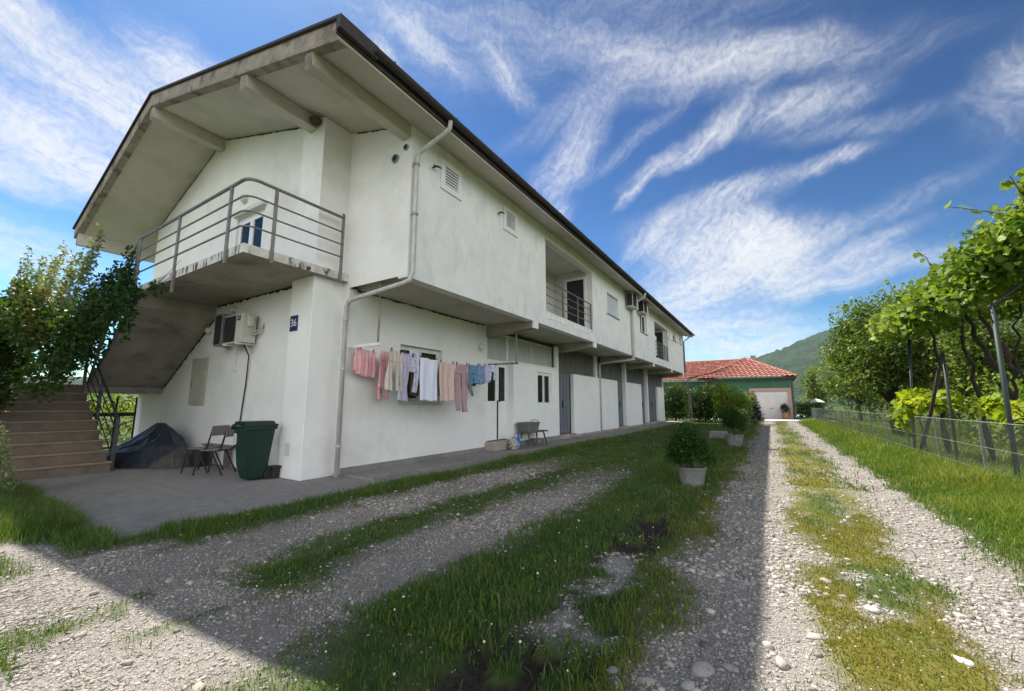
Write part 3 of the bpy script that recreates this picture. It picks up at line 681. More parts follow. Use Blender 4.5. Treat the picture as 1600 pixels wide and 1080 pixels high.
b = MB(); b.prism([(-8.26, 0.002), (-8.12, 0.002), (-8.10, .22), (-8.28, .22)], 1, 4.40, 4.53); b.build('body', 'rubber', bx2, bevel=.01)
b = MB(); b.box(-8.30, -8.08, 4.38, 4.545, .205, .235); b.build('rim', 'rubber', bx2, bevel=.006)
# board behind the bin
def bucket(label, c, r, h):
    o = thing('bucket', label, 'bucket', c, 'black buckets by the gable wall')
    b = MB(); x, y, z = c; b.lathe([(r * .8, .002), (r, h), (r * 1.06, h), (r * 1.06, h - .03), (r * .97, h - .03), (r * .78, .03)], c, 20); b.build('pail', 'rubber', o, smooth=False)
    b = MB(); b.tube([(x + r * 1.02 * math.cos(t), y + .02, z + h - .02 + r * .25 * math.sin(t)) for t in [i * math.pi / 8 for i in range(9)]], .006, 5); b.build('handle', 'zinc', o)
bucket('black bucket between the green bin and the chairs', (-9.12, 4.42, 0), .15, .40)
bucket('black bucket on the floor between the covered heap and the chairs', (-11.18, 4.40, 0), .17, .36)
# two tube chairs ---------------------------------------------------------------------
def chair(label, c, rz):
    o = thing('tube_chair', label, 'chair', (0, 0, 0), 'old tube frame chairs by the gable wall')
    r = .015
    def P(b, name, m): k = b.build(name, m, None); k.parent = o; return k
    for s_ in (-1, 1):
        b = MB(); x = s_ * .19
        b.tube([(x, -.28, .005), (x * .97, -.22, .40), (x * .95, -.17, .43), (x * .95, .10, .43), (x * .95, .17, .47), (x * .95, .26, .86)], r, 7); P(b, 'side_frame', 'rubber')
        b = MB(); b.tube([(x, .24, .005), (x * .97, .02, .40), (x * .97, -.06, .425)], r, 7); P(b, 'leg', 'rubber')
    b = MB(); b.tube([(-.185, .08, .43), (.185, .08, .43)], r, 6); b.tube([(-.185, -.17, .43), (.185, -.17, .43)], r, 6); P(b, 'cross_bar', 'rubber')
    b = MB(); b.box(-.20, .20, -.20, .12, .437, .452); P(b, 'seat', 'veneer')
    b = MB()
    vs = [(x, .215 + .10 * (z - .66) + .03 * (x / .2) ** 2, z) for z in (.68, .87) for x in (-.21, -.1, 0, .1, .21)]; vs += [(a, b_ + .014, c_) for a, b_, c_ in vs]
    b.add(vs, [(i, i + 1, i + 6, i + 5) for i in range(4)] + [(i + 10, i + 15, i + 16, i + 11) for i in range(4)] + [(i, i + 10, i + 11, i + 1) for i in range(4)] + [(i + 5, i + 6, i + 16, i + 15) for i in range(4)] + [(0, 5, 15, 10), (4, 14, 19, 9)])
    P(b, 'backrest', 'veneer')
    o.location = c; o.rotation_euler = (0, 0, rz); o.scale = (1.1, 1.1, 1.1)
chair('tube frame chair with worn grey backrest, the one farther from the green bin', (-10.22, 4.10, 0), rad(-62))
chair('tube frame chair with dark speckled backrest, the one right beside the green bin', (-9.66, 4.10, 0), rad(-58))
b = MB(); b.box(-11.6, -10.35, YG - .20, YG - .01, .44, .475); b.box(-11.5, -11.45, YG - .18, YG - .03, 0, .44); b.box(-10.5, -10.45, YG - .18, YG - .03, 0, .44)
tag(b.build('low_bench', 'veneer'), 'low grey plank bench along the gable wall behind the chairs', 'bench')
# heap under tarpaulin --------------------------------------------------------------------
def heap(name, label, cx, cy, rx, ry, h, m, seed, peaks):
    n = 170; V = []; xs = np.linspace(-1, 1, n)
    X, Y = np.meshgrid(xs, xs); r2 = np.sqrt(X ** 2 + Y ** 2)
    th = np.arctan2(Y, X); edge = np.clip((1 - r2 ** 2) * 2.2, 0, 1); wr = fbm(X * 2.6 + seed, Y * 3.2 + seed, seed, 3) - .5
    acc = 0
    for k, (a, b_, s_, q_) in enumerate(peaks):      # sheet draped over a few high points, folds running down from each
        d = np.hypot((X - a) * 1.0, (Y - b_) * .8) + 1e-4; t_ = np.arctan2(Y - b_, X - a)
        fold = np.sin(t_ * (5 + k % 3) + k * 1.7 + 3 * wr) + .6 * np.sin(t_ * (11 + k) + 2.2 * k + 5 * wr)
        tent = q_ * np.exp(-(np.clip(d - .08, 0, None) / s_) ** 1.05) + .055 * fold * np.clip(d / .35, 0, 1) * np.exp(-d * 1.3)
        acc = acc + np.exp(14 * tent)
    f = (np.log(acc) / 14 - math.log(len(peaks)) / 14) * edge + .10 * wr * edge + .012
    Z = np.clip(h * f, .004, None)
    k = 1 + .10 * (fbm(np.cos(th) * 2 + 5, np.sin(th) * 2 + seed, seed, 2) - .5)
    V = np.stack([cx + X * rx * k, cy + Y * ry * k, Z], -1).reshape(-1, 3)
    idx = np.arange(n * n).reshape(n, n); F = np.stack([idx[:-1, :-1], idx[:-1, 1:], idx[1:, 1:], idx[1:, :-1]], -1).reshape(-1, 4)
    keep = (r2[:-1, :-1] < 1.0).reshape(-1); F = F[keep]
    return tag(np_mesh(name, V, F, m, None, smooth=True), label, 'tarpaulin')
heap('tarpaulin_heap', 'large heap under a crumpled dark blue grey tarpaulin below the stairs', -13.15, 4.0, 1.55, .85, .98, 'tarp', 3, [(-.10, .35, .75, 1.05), (.28, .25, .6, .95), (-.55, .3, .55, .80), (.55, -.1, .5, .62), (-.25, -.25, .5, .55)])
heap('sacking_heap', 'low heap of crumpled grey brown sacking in front of the dark tarpaulin', -11.95, 4.08, .75, .48, .52, 'tarpgrey', 8, [(.2, .3, .7, .85), (-.35, .1, .6, .6), (.5, -.2, .5, .6)])
# black wrought iron gate beneath the landing ----------------------------------------------
gt = thing('iron_gate', 'black wrought iron gate with scrolls seen beneath the stair landing', 'gate', (-16.4, 3.9, 0))
b = MB(); xg = -16.45
for yy in (3.06, 3.42, 3.80, 4.18, 4.62): b.box(xg - .02, xg + .02, yy - .02, yy + .02, .02, 1.62)
b.box(xg - .03, xg + .03, 3.04, 4.64, 1.05, 1.16); b.box(xg - .02, xg + .02, 3.04, 4.64, .12, .18); b.build('frame', 'rubber', gt)
for yc in (3.24, 3.62, 4.0, 4.4):
    b = MB(); b.tube([(xg, yc + .16 * (1 - t / 14) * math.cos(t * .7), 1.36 + .2 * (1 - t / 14) * math.sin(t * .7)) for t in range(13)], .014, 5)
    b.build('scroll', 'rubber', gt); b = MB(); b.tube([(xg, yc + .15 * (1 - t / 14) * math.cos(-t * .7), .72 + .3 * (1 - t / 14) * math.sin(-t * .7)) for t in range(13)], .014, 5); b.build('scroll', 'rubber', gt)

# ================================================================== LAUNDRY
def clothmat(name, c, c2=None, pat=None):
    m = mat('cloth_' + name, c, c2 or tuple(v * .86 for v in c), .95, 9, bump=.15, bscale=200, c3=pat, s3=24, lo3=.56, hi3=.6, spec=.1)
    M['c_' + name] = m; return 'c_' + name
LZ0, LZ1, LY0, LY1 = 2.555, 2.59, 5.3, 10.2
def line_z(y):
    t = (y - LY0) / (LY1 - LY0); return LZ0 + (LZ1 - LZ0) * t - .20 * 4 * t * (1 - t) * .95
LX = (-7.06, -6.74, -6.46)
rk = thing('clothes_line', 'wall mounted clothes line of thin wires between two hanging metal brackets', 'clothes line', (-6.8, 5.3, 2.55))
for i, (yy, xr_) in enumerate(((LY0, -6.36), (LY1, -6.2))):
    b = MB()
    b.bar((XW - (.3 if i == 0 else -.002), yy, 2.565 + .03 * i), (xr_ + .02, yy, 2.565 + .03 * i), .045, .055)
    k = b.build('bracket_arm', 'pvc' if i == 0 else 'rust', rk)
    b = MB(); b.tube([(xr_ - .04, yy, 2.56), (xr_ - .04, yy, ZU - .002)], .02 if i == 0 else .024, 8); b.build('hanger_rod', 'rust', rk)
    b = MB(); b.box(xr_ - .10, xr_ + .02, yy - .05, yy + .05, ZU - .02, ZU - .003); b.build('ceiling_plate', 'rust', rk)
for x in LX:
    b = MB(); b.tube([(x, LY0 + (LY1 - LY0) * t / 20, line_z(LY0 + (LY1 - LY0) * t / 20)) for t in range(21)], .004, 5); b.build('wire', 'oldpvc', rk)
CL = 'laundry on the clothes line'
def cloth(name, label, cat, y0, x, patches, m, seed, amp=.022, wl=.09):
    """patches: (u0,u1,v0,v1,u0b,u1b) along the line / downward, top edge and bottom edge widths"""
    g = np.random.default_rng(seed); ph = g.uniform(0, 6, 4); V = []; F = []
    for (u0, u1, v0, v1, w0, w1) in patches:
        nu, nv = max(6, int((u1 - u0) / .018)), max(6, int((v1 - v0) / .03)); b = len(V)
        for j in range(nv + 1):
            t = j / nv; v = v0 + (v1 - v0) * t
            for i in range(nu + 1):
                s = i / nu; u = (u0 + (u1 - u0) * s) * (1 - t) + (w0 + (w1 - w0) * s) * t
                a = amp * (.3 + .9 * min(1, v / .35))
                dx = a * (math.sin(u / wl * 6.28 + ph[0] + v * 1.5) + .6 * math.sin(u / wl * 3.3 + ph[1] - v * 2) + .35 * math.sin(u / wl * 11 + ph[3])) + .03 * v * math.sin(ph[2] + v * 3)
                du = .012 * math.sin(v * 9 + ph[1]) * v
                yy = y0 + u + du; V.append((x + dx, yy, line_z(y0 + u) + .004 - v + .010 * math.sin(u * 21 + ph[2]) * (v0 == 0)))
        for j in range(nv):
            for i in range(nu): F.append((b + j * (nu + 1) + i, b + j * (nu + 1) + i + 1, b + (j + 1) * (nu + 1) + i + 1, b + (j + 1) * (nu + 1) + i))
    q = MB(); q.add(V, F); o = q.build(name, m, None, smooth=True)
    sd = o.modifiers.new('thickness', 'SOLIDIFY'); sd.thickness = .004
    return tag(o, label, cat, CL)
pink = clothmat('pink', (.80, .46, .48), (.72, .38, .40)); pink2 = clothmat('pink2', (.72, .38, .41), pat=(.80, .56, .56))
beige = clothmat('beige', (.60, .52, .45)); lilac = clothmat('lilac', (.48, .47, .60)); navy = clothmat('navy', (.03, .035, .075))
white = clothmat('white', (.74, .76, .86), (.68, .70, .80)); peach = clothmat('peach', (.66, .47, .43)); mauve = clothmat('mauve', (.46, .31, .34), (.38, .25, .28))
blue = clothmat('blue', (.13, .25, .38), (.09, .18, .30), pat=(.28, .42, .55)); flor = clothmat('floral', (.62, .64, .76), pat=(.14, .16, .34)); olive = clothmat('olive', (.20, .20, .10)); grey = clothmat('grey', (.20, .19, .18)); red = clothmat('red', (.42, .03, .06))
cloth('pink_shirt', 'coral pink shirt hung by its hem, first garment on the line beside the rain pipe', 'shirt', 5.34, LX[0], [(.0, .46, 0, .55, .0, .44), (-.02, .10, .02, .50, -.12, .0)], pink, 1)
cloth('pink_trousers', 'pink patterned child trousers hanging right beside the coral pink shirt', 'trousers', 5.66, LX[1], [(0, .28, 0, .22, -.01, .29), (0, .13, .22, .78, -.04, .08), (.15, .29, .22, .82, .16, .27)], pink2, 2)
cloth('beige_trousers', 'long cream beige trousers hanging between pink trousers and the lilac garments', 'trousers', 5.62, LX[2], [(0, .36, 0, .24, 0, .38), (0, .17, .24, .84, -.06, .11), (.19, .38, .24, .82, .22, .37)], beige, 3)
cloth('red_sock', 'small dark red sock hanging behind the cream beige trousers', 'sock', 6.12, LX[1], [(0, .09, .05, .28, 0, .10)], red, 4)
cloth('lilac_dress', 'lilac grey dress hanging in front of the open window left of the white towel', 'dress', 5.98, LX[2], [(0, .20, 0, .30, -.03, .22), (-.03, .22, .30, 1.0, -.08, .18)], lilac, 5, .03, .08)
cloth('striped_blouse', 'pale lilac striped blouse bunched on the line over the window', 'blouse', 6.22, LX[2] - .03, [(0, .30, -.12, .36, -.02, .26), (.16, .28, .36, .78, .14, .24)], clothmat('stripe', (.60, .58, .70), pat=(.30, .28, .40)), 6, .03, .07)
cloth('navy_shorts', 'dark navy shorts hanging behind the lilac dress', 'shorts', 6.12, LX[1], [(0, .26, 0, .50, -.02, .28)], navy, 7)
cloth('olive_shirt', 'narrow olive shirt hanging just left of the white towel', 'shirt', 6.62, LX[1], [(0, .18, 0, .72, -.05, .14)], olive, 8, .03)
cloth('grey_shirt', 'grey shirt hanging behind the white towel and the olive shirt', 'shirt', 6.85, LX[0], [(0, .26, 0, .80, -.02, .26)], grey, 18, .03)
cloth('white_towel', 'large bluish white towel hanging square across the window', 'towel', 6.50, LX[2] + .02, [(0, .56, 0, .93, .02, .57)], white, 9, .010, .3)
cloth('peach_towel', 'peach pink towel hanging right of the white towel', 'towel', 7.14, LX[2], [(0, .52, 0, .92, 0, .50)], peach, 10, .014, .22)
cloth('mauve_trousers', 'mauve pyjama trousers with long legs hanging right of the peach towel', 'trousers', 7.72, LX[2], [(0, .46, 0, .25, -.02, .48), (-.02, .21, .25, 1.14, -.02, .18), (.25, .48, .25, 1.18, .26, .46)], mauve, 11)
cloth('mauve_shirt', 'mauve pyjama shirt hung beside the mauve trousers', 'shirt', 8.20, LX[1], [(0, .42, 0, .62, 0, .42), (.38, .52, .05, .70, .44, .56)], clothmat('mauve2', (.50, .35, .37)), 12)
cloth('grey_sock', 'grey sock dangling low under the blue shorts', 'sock', 8.22, LX[2], [(0, .10, .30, .80, .10, .22)], grey, 13, .01)
cloth('blue_shorts', 'blue checked shorts hanging right of the mauve pyjamas', 'shorts', 8.20, LX[2], [(0, .46, 0, .24, -.03, .50), (-.03, .22, .24, .50, -.06, .20), (.26, .50, .24, .48, .28, .52)], blue, 14, .03)
cloth('blue_shirt', 'blue child shirt hanging between the checked shorts and the floral shorts', 'shirt', 8.62, LX[2], [(0, .30, 0, .50, -.03, .30)], clothmat('blue2', (.17, .26, .42), pat=(.40, .45, .6)), 15, .03)
cloth('lilac_vest', 'pale lilac vest hanging left of the floral shorts', 'vest', 8.90, LX[2], [(0, .24, 0, .46, -.02, .25)], lilac, 16, .02)
cloth('floral_shorts', 'white shorts with small dark flowers, last garment on the line', 'shorts', 9.12, LX[2], [(0, .36, 0, .20, -.03, .39), (-.03, .17, .20, .43, -.06, .15), (.20, .39, .20, .42, .22, .41)], flor, 17, .02)
cloth('pink_leggings', 'pale pink leggings hanging behind the cream beige trousers', 'leggings', 5.92, LX[0], [(0, .26, 0, .2, 0, .26), (0, .12, .2, .98, -.02, .09), (.14, .26, .2, .95, .15, .25)], pink, 21)
cloth('grey_sweater', 'pale grey sweater hanging behind the peach towel', 'shirt', 7.30, LX[1], [(0, .42, 0, .78, -.02, .44)], clothmat('greytop', (.42, .42, .44)), 22)
cloth('rose_shirt', 'dusty rose shirt with hanging sleeves behind the mauve trousers', 'shirt', 7.86, LX[0], [(0, .44, 0, .70, .02, .42), (-.06, .08, .04, .62, -.12, .0), (.36, .50, .04, .62, .44, .56)], clothmat('rose', (.55, .36, .38)), 23)
cloth('denim_shorts', 'dark blue denim shorts hanging behind the blue checked shorts', 'shorts', 8.48, LX[1], [(0, .42, 0, .26, -.02, .44), (-.02, .20, .26, .56, -.04, .18), (.22, .44, .26, .54, .24, .46)], clothmat('denim', (.07, .11, .19)), 24)
for i, (yy, xx) in enumerate([(5.40, 0), (5.74, 0), (5.70, 2), (5.94, 2), (6.05, 2), (6.30, 2), (6.46, 1), (6.72, 1), (6.53, 2), (7.03, 2), (7.18, 2), (7.62, 2), (7.76, 2), (8.14, 2), (8.24, 1), (8.60, 1), (8.24, 2), (8.62, 2), (8.70, 2), (8.94, 2), (9.16, 2), (9.44, 2)]):
    b = MB(); z = line_z(yy); b.bar((LX[xx] + .008, yy, z - .035), (LX[xx] + .016, yy + .004, z + .05), .012, .012); b.bar((LX[xx] - .008, yy, z - .035), (LX[xx] - .016, yy + .004, z + .05), .012, .012)
    tag(b.build('clothes_peg', 'oldwood' if i % 3 else 'rubber'), 'small clothes peg clipped over a garment on the line', 'clothes peg', 'clothes pegs on the line')

# bench with tub, little stool, bag ----------------------------------------------------
bs = thing('wooden_stool_bench', 'small wooden bench with splayed dark legs standing by the white panel bay', 'bench', (-6.68, 11.9, .05))
b = MB(); b.box(-6.90, -6.50, 11.30, 12.72, .50, .54); b.build('seat', 'oldwood', bs, bevel=.006)
for (sx, sy) in ((-1, -1), (1, -1), (-1, 1), (1, 1)):
    b = MB(); b.tube([(-6.70 + sx * .13, 12.0 + sy * .48, .50), (-6.70 + sx * .19, 12.0 + sy * .62, .052)], [.028, .018], 8); b.build('leg', 'railblack', bs)
tb = thing('wash_tub', 'grey plastic wash tub standing on the small wooden bench', 'tub', (-6.7, 11.7, .54))
def rrect(hx, hy, r, z, c, n=5):
    o = []
    for qx, qy, a0 in ((1, 1, 0), (-1, 1, 90), (-1, -1, 180), (1, -1, 270)):
        for k in range(n): a = rad(a0 + 90 * k / (n - 1)); o.append((c[0] + qx * (hx - r) + r * math.cos(a), c[1] + qy * (hy - r) + r * math.sin(a), z))
    return o
ct = (-6.70, 11.72)
L_ = [rrect(.19, .32, .08, .541, ct), rrect(.23, .40, .10, .80, ct), rrect(.25, .42, .11, .80, ct), rrect(.25, .42, .11, .83, ct), rrect(.225, .395, .10, .83, ct), rrect(.18, .31, .08, .57, ct)]
b = MB(); nn = len(L_[0]); b.add([p for r_ in L_ for p in r_], [(i * nn + j, i * nn + (j + 1) % nn, (i + 1) * nn + (j + 1) % nn, (i + 1) * nn + j) for i in range(5) for j in range(nn)] + [tuple(range(nn))[::-1], tuple(5 * nn + j for j in range(nn))]); b.build('basin', 'tub', tb)
b = MB(); b.tube([(-6.70 + .13 * math.cos(t), 12.12, .83 + .07 * math.sin(t)) for t in [i * math.pi / 8 for i in range(9)]], .012, 6); b.build('handle', 'tub', tb)
ls = thing('low_stool', 'little weathered footstool under the small wooden bench', 'stool', (-6.7, 12.2, .05))
b = MB(); b.box(-6.84, -6.54, 12.0, 12.5, .25, .28); b.build('seat', 'veneer', ls, bevel=.005)
for (sx, sy) in ((-1, -1), (1, -1), (-1, 1), (1, 1)):
    b = MB(); b.bar((-6.69 + sx * .11, 12.25 + sy * .19, .25), (-6.69 + sx * .13, 12.25 + sy * .21, .052), .04, .03); b.build('leg', 'veneer', ls)
def sack(name, label, cx, cy, z0, rx, ry, h, m, seed, lean=0):
    V = []; F = []; n, k = 28, 12; g = random.Random(seed)
    for j in range(k + 1):
        t = j / k; w_ = (1 - .35 * t ** 2) * (.86 + .2 * math.sin(math.pi * min(1, t * 1.3)))
        for i in range(n):
            a = 2 * math.pi * i / n; c_ = abs(math.cos(a)) ** .5 * math.copysign(1, math.cos(a)); s_ = abs(math.sin(a)) ** .5 * math.copysign(1, math.sin(a))
            wr = 1 + .07 * math.sin(5 * a + t * 9 + seed) + .05 * math.sin(11 * a - t * 7)
            thin = 1 if t < .75 else 1 - .75 * (t - .75) / .25
            V.append((cx + rx * w_ * c_ * wr * thin, cy + ry * w_ * s_ * wr + lean * t, z0 + h * t + .02 * math.sin(3 * a + seed) * t))
    F = [(j * n + i, j * n + (i + 1) % n, (j + 1) * n + (i + 1) % n, (j + 1) * n + i) for j in range(k) for i in range(n)] + [tuple(range(n))[::-1], tuple(k * n + i for i in range(n))]
    q = MB(); q.add(V, F); return tag(q.build(name, m, None, smooth=True), label, 'bag')
sack('crumpled_bag', 'crumpled patterned pale bag standing on the walkway in front of the door step', -6.74, 10.86, .052, .12, .17, .34, 'bagwhite', 2)
sack('blue_bag', 'bright blue and white bag standing beside the patterned bag by the bench', -6.80, 11.10, .052, .10, .16, .42, 'bagblue', 5, .06)

# ================================================================== GROUND
def soft(x, a, b, w=.12):
    t1 = np.clip((x - a + w) / (2 * w), 0, 1); t2 = np.clip((b - x + w) / (2 * w), 0, 1)
    return (t1 * t1 * (3 - 2 * t1)) * (t2 * t2 * (3 - 2 * t2))
def cover(X, Y):
    """gravel weight, sand, dark soil, dryness at ground points"""
    n1 = fbm(X * .9, Y * .45, 1, 3) - .5; n2 = fbm(X * 3.2, Y * 2.2, 5, 3) - .5; n3 = fbm(X * 13, Y * 11, 9, 2) - .5
    x = X + .42 * n1 + .50 * n2 + .22 * n3
    fade = np.clip((11.5 - Y) / 5.0, 0, 1)
    A1 = soft(x, -5.25, -4.12, .32) * np.clip(fade * 1.15, 0, 1); A2 = soft(x, -3.45, -2.38, .30) * np.clip((10.5 - Y) / 4, 0, 1)
    A1 = A1 * np.clip((Y - .2) * 3, 0, 1)
    low = soft(x, -7.6, -2.35, .35) * np.clip((2.35 + .9 * n1 + .5 * n2 - Y) / .5, 0, 1)
    low = low * (1 - .85 * np.clip((fbm(X * 2.2, Y * 2.6, 21, 3) - .53) * 9, 0, 1)) * np.where((X < -5.6) & (Y > 1.25), .25, 1.0)
    A = np.maximum(np.maximum(A1, A2), low)
    B = soft(x, -.74, .14, .22); Cc = soft(x, .98, 1.70, .2)
    bl = soft(x, -.3, .6, .3) * np.clip((3.0 - Y) / .6, 0, 1) * .7
    G = np.maximum(np.maximum(A, np.maximum(B, Cc)), bl) * np.clip((46 - Y) / 3, 0, 1)
    mid = soft(x, .10, 1.0, .1) * np.clip((fbm(X * 4.2, Y * 2.8, 31, 3) - .52) * 5, 0, 1) * (.45 + .5 * np.clip((5.5 - Y) / 3, 0, 1))
    G = np.maximum(G, mid)
    tr = soft(X + .10 * n1 + .45 * n2 + .25 * n3, -1.38, -1.06, .14)
    sand = tr * np.clip((Y - 2.25) * 3, 0, 1) * np.clip((4.25 - Y) * 3, 0, 1) * np.clip((fbm(X * 5, Y * 4, 41, 3) - .33) * 6, 0, 1)
    soil = soft(X + .10 * n1 + .45 * n2 + .25 * n3, -1.50, -1.02, .18) * np.clip((Y - 1.5) * 3, 0, 1) * np.clip((6.4 - Y) * 1.2, 0, 1)
    soil = np.clip(soil * (fbm(X * 3, Y * 2, 51, 3) > .36) * (1 - sand) * np.where((Y > 2.4) & (Y < 3.7), .55, 1), 0, 1)
    dry = np.clip(soft(x, -.05, 1.05, .15) * (.34 + 2.2 * (fbm(X * 1.7, Y * 1.1, 61, 3) - .42)) + soft(x, -1.0, -.6, .15) * .42 + .35 * np.clip(fbm(X * .8, Y * .6, 71, 3) - .56, 0, 1) * (X < -1), 0, 1)
    return np.clip(G, 0, 1), np.clip(sand, 0, 1), soil, dry
def pad_mask(X, Y):
    return ((X < -6.02) & (Y > 1.55) & (Y < 36) & (X > -12)) | ((X < -6.02) & (Y > 4.6) & (Y < 36))
def height(X, Y):
    G, sand, soil, _ = cover(X, Y)
    z = -.028 + .022 * (1 - G) - .035 * np.maximum(sand * .6, soil) + .03 * (fbm(X * .5, Y * .5, 81, 2) - .5) + .014 * (fbm(X * 6, Y * 6, 82, 2) - .5)
    z = z - .14 * np.clip((X - 2.3) / 1.0, 0, 1) * np.clip((Y - 4) / 10, 0, 1)
    near = ((X < -5.7) & (Y > 1.2))
    z = np.where((X < -5.9) & (Y > 1.3), np.minimum(z, -.07), z)
    far = np.clip((np.hypot(X, Y) - 40) / 40, 0, 1)
    return z * (1 - far) - .06 * far
def axis_pts(a, b, st, ext, gr=1.22):
    p = list(np.arange(a, b, st)); s_ = st; q = p[-1]
    while q < ext[1]: s_ *= gr; q += s_; p.append(q)
    s_ = st; q = a; lo = []
    while q > ext[0]: s_ *= gr; q -= s_; lo.append(q)
    return np.array(lo[::-1] + p)
gx = axis_pts(-7.5, 3.2, .045, (-2500, 2500)); gy = axis_pts(.4, 9.0, .045, (-2500, 2500), 1.10)
GX, GY = np.meshgrid(gx, gy); GZ = height(GX, GY)
idx = np.arange(GX.size).reshape(GX.shape)
gf = np.stack([idx[:-1, :-1], idx[:-1, 1:], idx[1:, 1:], idx[1:, :-1]], -1).reshape(-1, 4)
def groundmat():
    m = bpy.data.materials.new('ground_mat'); m.use_nodes = True; N = m.node_tree.nodes; L = m.node_tree.links; b = N['Principled BSDF']; b.inputs['Roughness'].default_value = .97; b.inputs['Specular IOR Level'].default_value = .15
    tc = N.new('ShaderNodeTexCoord'); at = N.new('ShaderNodeAttribute'); at.attribute_name = 'cover'; sp = N.new('ShaderNodeSeparateColor'); L.new(at.outputs['Color'], sp.inputs['Color'])
    def noise(sc, d=5):
        n = N.new('ShaderNodeTexNoise'); n.inputs['Scale'].default_value = sc; n.inputs['Detail'].default_value = d; L.new(tc.outputs['Object'], n.inputs['Vector']); return n.outputs['Fac']
    def ramp(f, *cs):
        r = N.new('ShaderNodeValToRGB'); e = r.color_ramp.elements; e[0].position, e[1].position = cs[0][0], cs[-1][0]; e[0].color = (*cs[0][1], 1); e[1].color = (*cs[-1][1], 1)
        for p_, c_ in cs[1:-1]: q = e.new(p_); q.color = (*c_, 1)
        L.new(f, r.inputs['Fac']); return r.outputs['Color']
    def mix(f, a, c_):
        x = N.new('ShaderNodeMix'); x.data_type = 'RGBA'; L.new(f, x.inputs['Factor']); L.new(a, x.inputs['A']); L.new(c_, x.inputs['B']); return x.outputs['Result']
    vo = N.new('ShaderNodeTexVoronoi'); vo.inputs['Scale'].default_value = 75; L.new(tc.outputs['Object'], vo.inputs['Vector'])
    gcol = ramp(vo.outputs['Color'], (.1, (.235, .21, .18)), (.5, (.29, .262, .228)), (.9, (.37, .34, .30)))
    vd = N.new('ShaderNodeTexVoronoi'); vd.inputs['Scale'].default_value = 75; vd.feature = 'DISTANCE_TO_EDGE'; L.new(tc.outputs['Object'], vd.inputs['Vector'])
    mr = N.new('ShaderNodeMapRange'); mr.inputs['From Max'].default_value = .12; mr.inputs['To Min'].default_value = .5; L.new(vd.outputs['Distance'], mr.inputs['Value'])
    mm = N.new('ShaderNodeMix'); mm.data_type = 'RGBA'; mm.blend_type = 'MULTIPLY'; mm.inputs['Factor'].default_value = 1; L.new(gcol, mm.inputs['A']); L.new(mr.outputs['Result'], mm.inputs['B'])
    grass = ramp(noise(7), (.3, (.030, .050, .012)), (.5, (.05, .075, .018)), (.72, (.085, .085, .03)))
    drycol = ramp(noise(9), (.3, (.085, .095, .014)), (.7, (.165, .135, .036)))
    gr = mix(at.outputs['Alpha'], grass, drycol)
    c_ = mix(sp.outputs['Red'], gr, mm.outputs['Result'])
    c_ = mix(sp.outputs['Green'], c_, ramp(noise(110), (.3, (.13, .12, .105)), (.5, (.24, .225, .20)), (.7, (.36, .335, .30))))
    c_ = mix(sp.outputs['Blue'], c_, ramp(noise(30), (.3, (.016, .013, .010)), (.7, (.05, .038, .028))))
    L.new(c_, b.inputs['Base Color'])
    ad = N.new('ShaderNodeMath'); ad.operation = 'MULTIPLY'; L.new(mr.outputs['Result'], ad.inputs[0]); L.new(sp.outputs['Red'], ad.inputs[1])
    bp = N.new('ShaderNodeBump'); bp.inputs['Strength'].default_value = .6; bp.inputs['Distance'].default_value = .012; L.new(ad.outputs[0], bp.inputs['Height']); L.new(bp.outputs['Normal'], b.inputs['Normal'])
    return m
ground = np_mesh('ground', np.stack([GX, GY, GZ], -1).reshape(-1, 3), gf, groundmat(), None, smooth=True); tag(ground, kind='structure')
cg, cs_, cso, cd = cover(GX, GY)
ca = ground.data.attributes.new('cover', 'FLOAT_COLOR', 'POINT'); ca.data.foreach_set('color', np.stack([cg, cs_, cso, cd], -1).astype(np.float32).ravel())
# concrete yard and walkway with an uneven edge
q = MB(); g_ = random.Random(4)
edge = [(-6.0 + g_.uniform(-.05, .05) + .09 * (yy < 5) - (.12 if yy > 3.6 and yy < 6 else 0), yy) for yy in np.arange(1.62, 36, .35)]
left = [(-6.3, 1.55), (-7.4, 1.60), (-8.6, 1.62), (-9.8, 1.62), (-11.0, 1.60), (-11.9, 1.40)]
q.prism([(-16.9, 1.38)] + left[::-1] + edge + [(-6.1, 36), (-16.9, 36)], 2, -.16, 0.0)
tag(q.build('concrete_yard', 'padconc'), kind='structure')
q = MB(); e2 = [(-6.35 + .08 * math.sin(yy * 1.7) + g_.uniform(-.03, .03), yy) for yy in np.arange(5.3, 36, .5)]
q.prism([(-7.3, 5.26)] + e2 + [(-7.3, 36)], 2, .0, .045); tag(q.build('walkway', 'padconc'), kind='structure')
q = MB(); q.box(-6, 4.4, 41.5, 70, -.2, .035); tag(q.build('forecourt', 'forecourt'), kind='structure')

